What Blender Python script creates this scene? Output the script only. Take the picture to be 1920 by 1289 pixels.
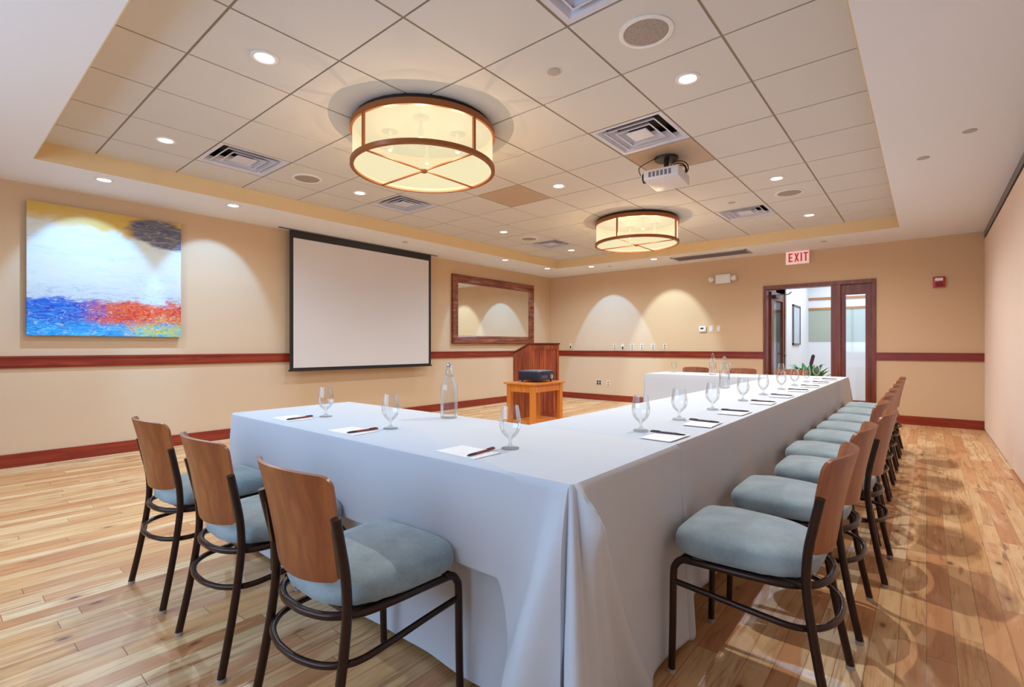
import bpy, bmesh, math, random
from mathutils import Vector, Matrix
random.seed(7)
for o in list(bpy.data.objects): bpy.data.objects.remove(o)
S = bpy.context.scene
C = S.collection
PI = math.pi

# ------------------------------------------------------------ camera, world, exposure
HC = 1.13
YAW = math.atan(777/929)
cam = bpy.data.cameras.new('camera'); cam.sensor_width = 36; cam.lens = 36*929/1920
cam.shift_y = 5.5/1920; cam.clip_start = 0.03; cam.clip_end = 60
co = bpy.data.objects.new('camera', cam); C.objects.link(co)
co.location = (0, 0, HC); co.rotation_euler = (PI/2, 0, YAW)
S.camera = co
S.view_settings.view_transform = 'Standard'; S.view_settings.look = 'None'
S.view_settings.gamma = 1; S.view_settings.use_curve_mapping = False
S.view_settings.exposure = -0.1
w = bpy.data.worlds.new('World'); S.world = w; w.use_nodes = True
w.node_tree.nodes['Background'].inputs[0].default_value = (0.62, 0.78, 1.0, 1)
w.node_tree.nodes['Background'].inputs[1].default_value = 1.5

def lamp(name, kind, loc, energy, color, parent=None, aim=None, **kw):
    l = bpy.data.lights.new(name, kind); l.energy = energy; l.color = color
    for k, v in kw.items(): setattr(l, k, v)
    o = bpy.data.objects.new(name, l); C.objects.link(o); o.location = loc
    if aim is not None:
        o.rotation_euler = (Vector(aim)-Vector(loc)).to_track_quat('-Z', 'Y').to_euler()
    if parent: o.parent = parent
    return o
def even_wash(root):      # non-physical linear falloff, added to even out a wall washer's throw with distance
    for c in root.children:
        if c.type == 'LIGHT':
            c.data.use_nodes = True; t = c.data.node_tree
            f = t.nodes.new('ShaderNodeLightFalloff'); f.inputs[0].default_value = 1.0
            e = t.nodes['Emission']; t.links.new(f.outputs['Linear'], e.inputs['Strength'])
# daylight through the window of the wall behind the camera, and the bright corridor
P_WINDOW, P_CORR = 98, 75
P_DOWN, P_WASH_L, P_WASH_B, P_BULB = 50, 72, 84, 34
WARM = (1.0, 0.74, 0.48); COOL = (0.19, 0.50, 1.0); DAY = (0.44, 0.68, 1.0); NEUT = (1.0, 0.86, 0.74)
lamp('window_daylight', 'AREA', (-2.6, -1.72, 1.7), P_WINDOW, DAY, aim=(-2.6, 5, 0.9), shape='RECTANGLE', size=4.2, size_y=1.5)
lamp('corridor_light', 'AREA', (-0.7, 10.9, 2.62), P_CORR, (0.74, 0.86, 1.0), aim=(-0.7, 10.9, 0), shape='RECTANGLE', size=2.0, size_y=2.6)

# ------------------------------------------------------------ node material helpers
def srgb(r, g, b):
    f = lambda c: (c/255/12.92) if c/255 <= 0.04045 else ((c/255+0.055)/1.055)**2.4
    return (f(r), f(g), f(b), 1)
class NT:
    def __init__(s, name):
        s.m = bpy.data.materials.new(name); s.m.use_nodes = True
        s.t = s.m.node_tree; s.b = s.t.nodes['Principled BSDF']; s.out = s.t.nodes['Material Output']
    def n(s, typ, ins=None, **kw):
        x = s.t.nodes.new(typ)
        for k, v in kw.items(): setattr(x, k, v)
        for k, v in (ins or {}).items(): s.set(x.inputs[k], v)
        return x
    def set(s, sock, v):
        if isinstance(v, bpy.types.NodeSocket): s.t.links.new(v, sock)
        elif isinstance(v, bpy.types.Node): s.t.links.new(v.outputs[0], sock)
        else: sock.default_value = v
    def math(s, op, a, b=0.0, c=None, clamp=False):
        x = s.n('ShaderNodeMath', operation=op); x.use_clamp = clamp
        s.set(x.inputs[0], a); s.set(x.inputs[1], b)
        if c is not None: s.set(x.inputs[2], c)
        return x.outputs[0]
    def mix(s, f, a, b, mode='MIX'):
        x = s.n('ShaderNodeMix', data_type='RGBA', blend_type=mode)
        s.set(x.inputs[0], f); s.set(x.inputs[6], a); s.set(x.inputs[7], b)
        return x.outputs[2]
    def ramp(s, f, stops, mode='LINEAR'):
        x = s.n('ShaderNodeValToRGB'); x.color_ramp.interpolation = mode
        e = x.color_ramp.elements
        while len(e) < len(stops): e.new(0.5)
        for el, (p, c) in zip(e, stops):
            el.position = p; el.color = c if len(c) == 4 else (*c, 1)
        s.set(x.inputs[0], f); return x.outputs[0]
    def step(s, v, lo, hi):
        x = s.n('ShaderNodeMapRange', {0: v, 1: lo, 2: hi, 3: 0.0, 4: 1.0}, interpolation_type='SMOOTHSTEP')
        return x.outputs[0]
    def coord(s, which='Object'):
        return s.n('ShaderNodeTexCoord').outputs[which]
    def xyz(s, v):
        x = s.n('ShaderNodeSeparateXYZ', {0: v}); return x.outputs
    def vec(s, a, b, c):
        return s.n('ShaderNodeCombineXYZ', {0: a, 1: b, 2: c}).outputs[0]
    def noise(s, v, scale, detail=3, rough=0.5, dist=0.0):
        return s.n('ShaderNodeTexNoise', {'Vector': v, 'Scale': scale, 'Detail': detail, 'Roughness': rough, 'Distortion': dist})
    def mapv(s, v, scale=(1, 1, 1), loc=(0, 0, 0)):
        return s.n('ShaderNodeMapping', {0: v, 1: loc, 3: scale}).outputs[0]
    def bump(s, h, strength=0.2, dist=0.002):
        x = s.n('ShaderNodeBump', {'Height': h, 'Strength': strength, 'Distance': dist})
        s.set(s.b.inputs['Normal'], x.outputs[0])
    def fin(s, col=None, rough=0.5, metal=0.0, spec=None):
        if col is not None: s.set(s.b.inputs['Base Color'], col)
        s.set(s.b.inputs['Roughness'], rough); s.set(s.b.inputs['Metallic'], metal)
        if spec is not None: s.b.inputs['Specular IOR Level'].default_value = spec
        return s.m
def plain(name, col, rough=0.5, metal=0.0, var=0.06, scale=14, spec=None):
    t = NT(name); n = t.noise(t.coord(), scale, 3)
    c2 = tuple(max(0, c*(1-var*2)) for c in col[:3])+(1,)
    return t.fin(t.mix(n.outputs[0], col, c2), rough, metal, spec)
def wood(name, light, dark, axis='Z', rough=0.38, scale=1.0, streak=1.0):
    t = NT(name); s_ = [26*scale]*3; s_['XYZ'.index(axis)] = 1.6*scale
    v = t.mapv(t.coord(), tuple(s_))
    n = t.noise(v, 1.0, 5, 0.6, 0.6); n2 = t.noise(t.mapv(t.coord(), (3, 3, 3)), 1.0, 2)
    f = t.math('MULTIPLY_ADD', n.outputs[0], 1.5*streak, t.math('MULTIPLY_ADD', n2.outputs[0], 0.5, -0.5*streak-0.25))
    t.bump(n.outputs[0], 0.06)
    return t.fin(t.ramp(f, [(0.15, dark), (0.55, tuple((a+b)/2 for a, b in zip(light, dark))), (0.85, light)]), rough)
def emit(name, col, strength):
    t = NT(name); t.b.inputs['Emission Color'].default_value = col
    t.b.inputs['Emission Strength'].default_value = strength
    return t.fin(col, 0.5)
def thin_glass(name, tint=(0.95, 0.97, 0.98, 1), refl=0.5, edge=0.35, edgecol=(0.35, 0.4, 0.45, 1)):
    t = NT(name); t.t.nodes.remove(t.b)
    lw = t.n('ShaderNodeLayerWeight', {'Blend': 0.35})
    e = t.math('MULTIPLY', t.math('POWER', lw.outputs['Facing'], 3.0), edge)
    tr = t.n('ShaderNodeBsdfTransparent', {'Color': t.mix(e, tint, edgecol)})
    gl = t.n('ShaderNodeBsdfGlossy', {'Color': (1, 1, 1, 1), 'Roughness': 0.04})
    f = t.math('MULTIPLY_ADD', lw.outputs['Fresnel'], refl, 0.03, clamp=True)
    mx = t.n('ShaderNodeMixShader', {0: f, 1: tr.outputs[0], 2: gl.outputs[0]})
    t.t.links.new(mx.outputs[0], t.out.inputs[0]); return t.m

# ------------------------------------------------------------ mesh helpers
def box(bm, x0, x1, y0, y1, z0, z1, bev=0.0):
    vs = [bm.verts.new((x, y, z)) for x in (x0, x1) for y in (y0, y1) for z in (z0, z1)]
    fs = [bm.faces.new([vs[i] for i in q]) for q in ((0,1,3,2),(4,6,7,5),(0,4,5,1),(2,3,7,6),(0,2,6,4),(1,5,7,3))]
    if bev > 0:
        es = list({e for f in fs for e in f.edges})
        bmesh.ops.bevel(bm, geom=es, offset=bev, segments=2, affect='EDGES', profile=0.6)
def tube(bm, pts, r, seg=10, cap=True, flat=1.0, closed=False):
    pts = [Vector(p) for p in pts]; n = len(pts); rings = []
    rs = r if isinstance(r, (list, tuple)) else [r]*n
    up = None
    for i, p in enumerate(pts):
        a = pts[(i-1) % n] if (i > 0 or closed) else pts[0]
        b = pts[(i+1) % n] if (i < n-1 or closed) else pts[-1]
        t = (b-a).normalized()
        if up is None: up = Vector((0, 0, 1)) if abs(t.z) < 0.9 else Vector((1, 0, 0))
        s = t.cross(up).normalized(); u = s.cross(t).normalized(); up = u
        rings.append([bm.verts.new(p+(s*math.cos(k*2*PI/seg)+u*math.sin(k*2*PI/seg)*flat)*rs[i]) for k in range(seg)])
    for i in range(n if closed else n-1):
        A, B = rings[i], rings[(i+1) % n]
        for k in range(seg): bm.faces.new((A[k], A[(k+1) % seg], B[(k+1) % seg], B[k]))
    if cap and not closed:
        bm.faces.new(rings[0][::-1]); bm.faces.new(rings[-1])
def lathe(bm, prof, seg=32, c=(0, 0, 0), close=True):
    rings = []
    for r, z in prof:
        if r < 1e-5: rings.append([bm.verts.new((c[0], c[1], c[2]+z))])
        else: rings.append([bm.verts.new((c[0]+r*math.cos(k*2*PI/seg), c[1]+r*math.sin(k*2*PI/seg), c[2]+z)) for k in range(seg)])
    for A, B in zip(rings, rings[1:]):
        for k in range(seg):
            k2 = (k+1) % seg
            if len(A) == 1 and len(B) == 1: continue
            if len(A) == 1: bm.faces.new((A[0], B[k], B[k2]))
            elif len(B) == 1: bm.faces.new((A[k], A[k2], B[0]))
            else: bm.faces.new((A[k], A[k2], B[k2], B[k]))
def smoothpath(pts, n=6):
    P = [Vector(p) for p in pts]; out = []
    for i in range(len(P)-1):
        p0 = P[max(i-1, 0)]; p1 = P[i]; p2 = P[i+1]; p3 = P[min(i+2, len(P)-1)]
        for k in range(n):
            t = k/n
            out.append(0.5*((2*p1)+(p2-p0)*t+(2*p0-5*p1+4*p2-p3)*t*t+(3*p1-p0-3*p2+p3)*t**3))
    out.append(P[-1]); return out
def grid(bm, nu, nv, fn, closeu=False):
    V = [[bm.verts.new(fn(i, j)) for j in range(nv)] for i in range(nu)]
    for i in range(nu if closeu else nu-1):
        for j in range(nv-1):
            bm.faces.new((V[i][j], V[(i+1) % nu][j], V[(i+1) % nu][j+1], V[i][j+1]))
    return V
def sheet(fn, nu, nv, th):            # a curved sheet with thickness; fn(u,v)->(point, normal)
    bm = bmesh.new()
    F = [[fn(i/(nu-1), j/(nv-1)) for j in range(nv)] for i in range(nu)]
    A = [[bm.verts.new(Vector(p)+Vector(n)*th/2) for p, n in r] for r in F]
    B = [[bm.verts.new(Vector(p)-Vector(n)*th/2) for p, n in r] for r in F]
    for i in range(nu-1):
        for j in range(nv-1):
            bm.faces.new((A[i][j], A[i+1][j], A[i+1][j+1], A[i][j+1]))
            bm.faces.new((B[i][j], B[i][j+1], B[i+1][j+1], B[i+1][j]))
    for i in range(nu-1):
        bm.faces.new((A[i][0], B[i][0], B[i+1][0], A[i+1][0])); bm.faces.new((A[i][-1], A[i+1][-1], B[i+1][-1], B[i][-1]))
    for j in range(nv-1):
        bm.faces.new((A[0][j], A[0][j+1], B[0][j+1], B[0][j])); bm.faces.new((A[-1][j], B[-1][j], B[-1][j+1], A[-1][j+1]))
    return bm
def obj(name, bm, m, parent=None, smooth=False, label=None, loc=None):
    bmesh.ops.recalc_face_normals(bm, faces=bm.faces)
    me = bpy.data.meshes.new(name); bm.to_mesh(me); bm.free()
    for x in (m if isinstance(m, list) else [m]): me.materials.append(x)
    if smooth:
        for p in me.polygons: p.use_smooth = True
        if smooth != 'all': me.set_sharp_from_angle(angle=math.radians(40))
    o = bpy.data.objects.new(name, me); C.objects.link(o)
    if loc: o.location = loc
    if parent: o.parent = parent
    if label: o['label'] = label
    return o
def bmbox(*a, **k):
    bm = bmesh.new(); box(bm, *a, **k); return bm
def struct(name, bm, m, parent=None, smooth=False):
    o = obj(name, bm, m, parent, smooth)
    if not parent: o['kind'] = 'structure'
    return o
def tag(o, label, cat, group=None):
    o['label'] = label; o['category'] = cat
    if group: o['group'] = group
    return o
def thing(name, label, cat, loc=(0, 0, 0), rz=0, group=None):
    o = bpy.data.objects.new(name, None); C.objects.link(o); o.empty_display_size = 0.1
    o.location = loc; o.rotation_euler = (0, 0, rz); return tag(o, label, cat, group)
def sempty(name, loc=(0, 0, 0), rz=0):
    o = bpy.data.objects.new(name, None); C.objects.link(o); o.location = loc; o.rotation_euler = (0, 0, rz)
    o['kind'] = 'structure'; return o
def dup(root, loc, rz, label, group=None):
    kids = [(ch, list(ch.children)) for ch in root.children]
    r = root.copy(); C.objects.link(r); r.location = loc; r.rotation_euler = (0, 0, rz)
    r['label'] = label
    if group: r['group'] = group
    for ch, gs in kids:
        c = ch.copy(); C.objects.link(c); c.parent = r
        for g in gs:
            d = g.copy(); C.objects.link(d); d.parent = c
    return r

# ------------------------------------------------------------ materials
def wall_mat(name, col, var=0.03):
    t = NT(name); n = t.noise(t.coord(), 90, 3); n2 = t.noise(t.coord(), 0.7, 2)
    t.bump(n.outputs[0], 0.08, 0.001)
    return t.fin(t.mix(t.math('MULTIPLY', n2.outputs[0], var*4), col, tuple(c*0.9 for c in col[:3])+(1,)), 0.75, spec=0.25)
WALLC = srgb(206, 173, 138)
M_wall = wall_mat('painted wall', WALLC)
M_soffit = wall_mat('painted soffit', srgb(236, 236, 238))
M_tray = wall_mat('tray side paint', srgb(222, 194, 150))
M_partition = wall_mat('partition fabric', srgb(232, 208, 190))
M_white = plain('white enamel', srgb(232, 230, 228), 0.45)
M_whitewall = wall_mat('white corridor paint', srgb(235, 238, 242))
M_sage = wall_mat('sage corridor panel', srgb(176, 184, 170))
M_dark = plain('black interior', srgb(28, 24, 24), 0.6)
M_black = plain('black plastic', srgb(24, 22, 26), 0.4)
M_grey = plain('grey metal', srgb(120, 116, 118), 0.45, 0.3)
M_trimwood = wood('red stained trim', srgb(172, 64, 28), srgb(124, 34, 16), 'Y', 0.32)
M_trimwoodx = wood('red stained trim across', srgb(168, 62, 28), srgb(120, 34, 16), 'X', 0.32)
M_doorwood = wood('dark cherry door wood', srgb(158, 78, 42), srgb(100, 40, 22), 'Z', 0.35)
M_chairwood = wood('bent plywood back', srgb(186, 112, 58), srgb(132, 68, 30), 'Z', 0.33, 0.9)
M_lectern = wood('cherry lectern wood', srgb(204, 104, 52), srgb(128, 50, 24), 'Z', 0.35, 1.0, 1.3)
M_oak = wood('honey oak', srgb(236, 158, 62), srgb(202, 114, 32), 'Z', 0.35)
M_mirrorwood = wood('walnut mirror frame', srgb(176, 100, 62), srgb(96, 38, 22), 'Y', 0.35, 0.8, 1.4)
M_copper = plain('bronze wood hoop', srgb(150, 84, 34), 0.4, 0.1)
M_metal = plain('dark bronze tube', srgb(58, 40, 34), 0.28, 0.55, 0.1)
M_rubber = plain('clear plastic glide', srgb(176, 170, 162), 0.3)
M_steel = plain('polished steel', srgb(190, 190, 192), 0.2, 0.9)
M_glass = thin_glass('drinking glass', refl=0.55, edge=0.6, edgecol=(0.5, 0.55, 0.6, 1))
M_bottle = thin_glass('bottle glass', (0.93, 0.95, 0.96, 1), 0.6, 0.5, (0.5, 0.55, 0.6, 1))
M_pane = thin_glass('window pane', (0.97, 0.98, 0.99, 1), 0.12, 0.0)
def ceil_tile():
    t = NT('mineral fibre tile'); v = t.coord()
    n = t.noise(v, 160, 4, 0.7); n2 = t.noise(v, 1.2, 2)
    t.bump(n.outputs[0], 0.25, 0.002)
    return t.fin(t.mix(n2.outputs[0], srgb(216, 212, 207), srgb(209, 206, 202)), 0.9, spec=0.1)
M_tile = ceil_tile()
M_tiledark = wall_mat('bare tile', srgb(190, 166, 144))
M_tbar = plain('ceiling tee bar', srgb(150, 132, 108), 0.6)
def fabric(name, c1, c2, sc=120):
    t = NT(name); v = t.coord(); n = t.noise(v, sc, 3, 0.7); n2 = t.noise(v, 7, 3, 0.6)
    t.bump(n.outputs[0], 0.25, 0.001)
    f = t.math('MULTIPLY_ADD', n.outputs[0], 0.3, t.math('MULTIPLY', n2.outputs[0], 0.8))
    t.b.inputs['Sheen Weight'].default_value = 0.4
    return t.fin(t.ramp(f, [(0.3, c2), (0.75, c1)]), 0.9, spec=0.2)
M_seat = fabric('grey blue chenille', srgb(160, 176, 180), srgb(112, 132, 140))
def linen():
    t = NT('white table linen'); v = t.coord()
    n = t.noise(v, 3.0, 3); w_ = t.noise(v, 420, 2, 0.6)
    t.bump(t.math('MULTIPLY_ADD', w_.outputs[0], 0.12, n.outputs[0]), 0.35, 0.004)
    return t.fin(t.mix(n.outputs[0], srgb(208, 213, 221), srgb(200, 206, 214)), 0.85, spec=0.2)
M_linen = linen()
M_paper = plain('note paper', srgb(245, 245, 245), 0.8)
M_penred = plain('pen red barrel', srgb(150, 62, 54), 0.35)
M_pendark = plain('pen dark grip', srgb(44, 34, 48), 0.3)

def floor_mat():
    t = NT('rustic plank floor'); v = t.coord(); x, y, z = t.xyz(v)[:3]
    W, L = 0.083, 1.35
    rx = t.math('DIVIDE', x, W); row = t.math('FLOOR', rx); fx = t.math('FRACT', rx)
    wn = t.n('ShaderNodeTexWhiteNoise', {'W': row}, noise_dimensions='1D').outputs[0]
    ry = t.math('ADD', t.math('DIVIDE', y, L), t.math('MULTIPLY', wn, 7.3))
    col = t.math('FLOOR', ry); fy = t.math('FRACT', ry)
    wn2 = t.n('ShaderNodeTexWhiteNoise', {'Vector': t.vec(row, col, 0.0)}, noise_dimensions='3D').outputs[0]
    # grain, offset per plank
    gv = t.vec(t.math('MULTIPLY_ADD', x, 34, t.math('MULTIPLY', wn2, 50)), t.math('MULTIPLY_ADD', y, 2.2, t.math('MULTIPLY', wn2, 30)), 0.0)
    g = t.noise(gv, 1.0, 5, 0.62, 0.9).outputs[0]
    g2 = t.noise(t.vec(t.math('MULTIPLY', x, 9), t.math('MULTIPLY_ADD', y, 1.3, t.math('MULTIPLY', wn2, 9)), 3.0), 1.0, 3, 0.6, 1.2).outputs[0]
    base = t.ramp(wn2, [(0.0, srgb(226, 190, 140)), (0.2, srgb(206, 156, 100)), (0.4, srgb(234, 206, 162)), (0.6, srgb(214, 166, 112)), (0.78, srgb(196, 136, 90)), (1.0, srgb(222, 182, 126))])
    c = t.mix(t.step(g, 0.45, 0.75), base, srgb(176, 118, 72), 'MIX')
    c = t.mix(t.math('MULTIPLY', t.step(g2, 0.52, 0.78), 0.75), c, srgb(182, 112, 66))
    c = t.mix(t.math('MULTIPLY', t.step(g2, 0.42, 0.25), 0.5), c, srgb(240, 214, 172))
    # knots
    kv = t.vec(t.math('MULTIPLY', x, 9.0), t.math('MULTIPLY', y, 4.5), 0.0)
    vo = t.n('ShaderNodeTexVoronoi', {'Vector': kv, 'Scale': 1.0, 'Randomness': 1.0})
    sel = t.step(t.xyz(vo.outputs['Color'])[0], 0.50, 0.54)
    kn = t.math('MULTIPLY', t.math('SUBTRACT', 1.0, t.step(vo.outputs['Distance'], 0.05, 0.17)), sel)
    halo = t.math('MULTIPLY', t.math('SUBTRACT', 1.0, t.step(vo.outputs['Distance'], 0.1, 0.42)), sel)
    c = t.mix(t.math('MULTIPLY', halo, 0.4), c, srgb(168, 98, 52))
    c = t.mix(t.math('MULTIPLY', kn, 0.85), c, srgb(84, 42, 20))
    # dark streaks
    sv = t.vec(t.math('MULTIPLY', x, 26), t.math('MULTIPLY_ADD', y, 3.0, t.math('MULTIPLY', wn2, 20)), 8.0)
    st = t.noise(sv, 1.0, 2, 0.5, 0.3).outputs[0]
    c = t.mix(t.math('MULTIPLY', t.step(st, 0.64, 0.76), 0.7), c, srgb(120, 68, 36))
    ex = t.math('MINIMUM', fx, t.math('SUBTRACT', 1.0, fx)); ey = t.math('MINIMUM', fy, t.math('SUBTRACT', 1.0, fy))
    gap = t.math('MINIMUM', t.step(ex, 0.0, 0.02), t.step(ey, 0.0, 0.0018))
    c = t.mix(gap, srgb(120, 72, 40), c)
    t.bump(t.math('MULTIPLY_ADD', g, 0.1, gap), 0.25, 0.0012)
    return t.fin(c, t.math('MULTIPLY_ADD', g, 0.12, 0.26), spec=0.45)
M_floor = floor_mat()

# ------------------------------------------------------------ room shell
LX, RX, BY, NY = -6.55, 0.60, 9.20, -1.60
ZC, ZS = 2.84, 2.68
TX0, TX1, TY0, TY1 = -5.65, -0.27, 0.60, 8.17
G = 0.6096
struct('floor', bmbox(LX-0.2, 2.2, NY-0.2, 13.0, -0.1, 0), M_floor)
struct('wall_left', bmbox(LX-0.15, LX, NY-0.15, BY+0.15, 0, 3.1), M_wall)
bm = bmesh.new()                                   # back wall with the door and side light opening
DX0, DX1, DZ = -2.12, -0.58, 2.15
box(bm, LX, DX0, BY, BY+0.15, 0, 3.1); box(bm, DX1, RX+0.3, BY, BY+0.15, 0, 3.1); box(bm, DX0, DX1, BY, BY+0.15, DZ, 3.1)
struct('wall_back', bm, M_wall)
bm = bmesh.new()
WX0, WX1, WZ0, WZ1 = -4.8, -0.5, 0.9, 2.45
box(bm, LX, WX0, NY-0.15, NY, 0, 3.1); box(bm, WX1, RX+0.3, NY-0.15, NY, 0, 3.1)
box(bm, WX0, WX1, NY-0.15, NY, 0, WZ0); box(bm, WX0, WX1, NY-0.15, NY, WZ1, 3.1)
struct('wall_near', bm, M_wall)
wn_ = sempty('window_1', ((WX0+WX1)/2, NY, WZ0))
bm = bmesh.new(); hw = (WX1-WX0)/2; hh = WZ1-WZ0
for x in (-hw+0.001, -hw/3, hw/3, hw-0.051): box(bm, x, x+0.05, -0.09, -0.03, 0.001, hh-0.001)
box(bm, -hw+0.001, hw-0.001, -0.09, -0.03, 0.001, 0.05); box(bm, -hw+0.001, hw-0.001, -0.09, -0.03, hh-0.05, hh-0.001)
obj('window_frame', bm, M_white, wn_)
obj('window_pane', bmbox(-hw+0.02, hw-0.02, -0.064, -0.058, 0.02, hh-0.02), M_pane, wn_)
# soffit ring at the perimeter, hollow plenum above the tiles
bm = bmesh.new()
box(bm, LX, TX0, NY, BY, ZS, 3.05); box(bm, TX1, RX+0.3, NY, BY, ZS, 3.05)
box(bm, TX0, TX1, NY, TY0, ZS, 3.05); box(bm, TX0, TX1, TY1, BY, ZS, 3.05)
struct('ceiling', bm, M_soffit)
struct('ceiling', bmbox(TX0, TX1, TY0, TY1, 3.0, 3.05), M_tbar)
bm = bmesh.new(); e = 0.006                        # warm painted vertical faces of the tray
box(bm, TX0, TX0+e, TY0, TY1, ZS, ZC); box(bm, TX1-e, TX1, TY0, TY1, ZS, ZC)
box(bm, TX0, TX1, TY0, TY0+e, ZS, ZC); box(bm, TX0, TX1, TY1-e, TY1, ZS, ZC)
struct('trim_1', bm, M_tray)
gx = [-0.86-G*k for k in range(0, 8)]; gy = [1.0+G*k for k in range(0, 12)]
bm = bmesh.new()
for x in gx: box(bm, x-0.012, x+0.012, TY0, TY1, ZC, ZC+0.012)
for y in gy: box(bm, TX0, TX1, y-0.012, y+0.012, ZC+0.0005, ZC+0.0125)
struct('trim_2', bm, M_tbar)
tc = lambda i: -0.86-G*(i+0.5)                     # tile centres
tr = lambda j: 1.0+G*(j+0.5)
vents = {(0, 1), (6, 1), (1, 4), (6, 4), (1, 9), (6, 9)}
bm = bmesh.new(); xs = [TX1]+gx+[TX0]; ys = [TY0]+gy+[TY1]
for i in range(len(xs)-1):
    for j in range(len(ys)-1):
        if (i-1, j-1) in vents or (i-1, j-1) in {(4, 5), (1, 5)}: continue
        x1, x0 = xs[i]-(0.007 if i else 0), xs[i+1]+(0.007 if i+2 < len(xs) else 0)
        y0, y1 = ys[j]+(0.007 if j else 0), ys[j+1]-(0.007 if j+2 < len(ys) else 0)
        box(bm, x0, x1, y0, y1, ZC-0.004, ZC+0.014)
struct('ceiling', bm, M_tile)
bm = bmesh.new()
for i, j in ((4, 5), (1, 5)):
    x, y = tc(i), tr(j); box(bm, x-0.298, x+0.298, y-0.298, y+0.298, ZC-0.003, ZC+0.014)
struct('ceiling', bm, M_tiledark)
# base boards and chair rails
bm = bmbox(LX, LX+0.018, NY, BY, 0, 0.125, bev=0.003); struct('baseboard_left', bm, M_trimwood)
bm = bmesh.new(); box(bm, LX+0.018, DX0, BY-0.018, BY, 0, 0.125, bev=0.003); box(bm, DX1, RX, BY-0.018, BY, 0, 0.125, bev=0.003)
struct('baseboard_back', bm, M_trimwoodx)
def rail_profile(bm, axis, a, b, pos, sgn):        # chair rail with a bead, run along x or y
    for z0, z1, d in ((0.925, 0.945, 0.016), (0.945, 1.02, 0.022), (1.02, 1.04, 0.032)):
        if axis == 'y': box(bm, min(pos, pos+sgn*d), max(pos, pos+sgn*d), a, b, z0, z1)
        else: box(bm, a, b, min(pos, pos+sgn*d), max(pos, pos+sgn*d), z0, z1)
bm = bmesh.new(); rail_profile(bm, 'y', NY, BY, LX, 1); struct('trim_3', bm, M_trimwood)
bm = bmesh.new(); rail_profile(bm, 'x', LX+0.032, DX0, BY, -1); rail_profile(bm, 'x', DX1, RX, BY, -1); struct('trim_4', bm, M_trimwoodx)
# folding partition on the right
struct('wall_right', bmbox(RX+0.12, RX+0.3, NY-0.15, BY, 0, 3.1), M_wall)
pw = 1.66; y = 8.08-pw*6; ends = [NY]+[8.08-pw*k for k in range(5, -1, -1)]+[BY]
bm = bmesh.new()
for a, b in zip(ends, ends[1:]): box(bm, RX, RX+0.08, a+0.004, b-0.004, 0.018, 2.575, bev=0.006)
struct('wall_right', bm, M_partition)
bm = bmesh.new(); box(bm, RX-0.004, RX+0.006, NY, BY, 2.60, 2.68); box(bm, RX+0.09, RX+0.10, NY, BY, 2.56, 2.68)
box(bm, RX+0.03, RX+0.05, NY, BY, 2.575, 2.66)
struct('trim_5', bm, M_grey)
bm = bmesh.new(); box(bm, RX+0.02, RX+0.06, NY, BY, 0.0, 0.018); struct('trim_6', bm, M_black)

# ------------------------------------------------------------ doorway, open door, side light, corridor
dr = sempty('door_1', (0, BY, 0))
bm = bmesh.new()
box(bm, DX0, DX0+0.05, -0.03, 0.17, 0, DZ, bev=0.004); box(bm, DX1-0.05, DX1, -0.03, 0.17, 0, DZ, bev=0.004)
box(bm, -1.15, -1.02, -0.03, 0.17, 0, DZ-0.06, bev=0.004); box(bm, DX0, DX1, -0.032, 0.17, DZ-0.06, DZ, bev=0.004)
obj('door_frame', bm, M_doorwood, dr)
bm = bmesh.new()
x0, x1 = -1.02, -0.63
box(bm, x0, x0+0.06, 0.01, 0.06, 0, 2.09); box(bm, x1-0.08, x1, 0.01, 0.06, 0, 2.09)
box(bm, x0, x1, 0.012, 0.058, 1.93, 2.09); box(bm, x0, x1, 0.012, 0.058, 0, 0.30)
obj('side_light_frame', bm, M_doorwood, dr)
obj('side_light_pane', bmbox(-0.97, -0.70, 0.032, 0.038, 0.29, 1.94), M_pane, dr)
d2 = sempty('door_2', (DX0+0.06, BY+0.18, 0), math.radians(88))     # leaf swung out into the corridor
bm = bmesh.new(); DW = 0.88
box(bm, 0, 0.13, -0.022, 0.022, 0.01, 2.08); box(bm, DW-0.13, DW, -0.022, 0.022, 0.01, 2.08)
box(bm, 0.13, DW-0.13, -0.022, 0.022, 1.94, 2.08); box(bm, 0.13, DW-0.13, -0.022, 0.022, 0.01, 0.3)
obj('door_leaf', bm, M_doorwood, d2)
obj('door_pane', bmbox(0.125, DW-0.125, -0.004, 0.004, 0.295, 1.945), M_pane, d2)
bm = bmesh.new()
for s in (-1, 1):
    tube(bm, [(DW-0.07, 0, 1.0), (DW-0.07, s*0.06, 1.0), (DW-0.17, s*0.06, 1.0)], 0.011, 8)
    lathe(bm, [(0, 0), (0.03, 0), (0.03, 0.01), (0, 0.01)], 16, (DW-0.07, s*0.022, 1.0))
obj('door_handle', bm, M_steel, d2, True)
bm = bmesh.new(); box(bm, 0.06, 0.30, -0.08, -0.023, 1.96, 2.02, bev=0.004); tube(bm, [(0.2, -0.06, 2.03), (0.36, -0.2, 2.04), (0.1, -0.3, 2.05)], 0.009, 6)
obj('door_closer', bm, M_black, d2)
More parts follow.
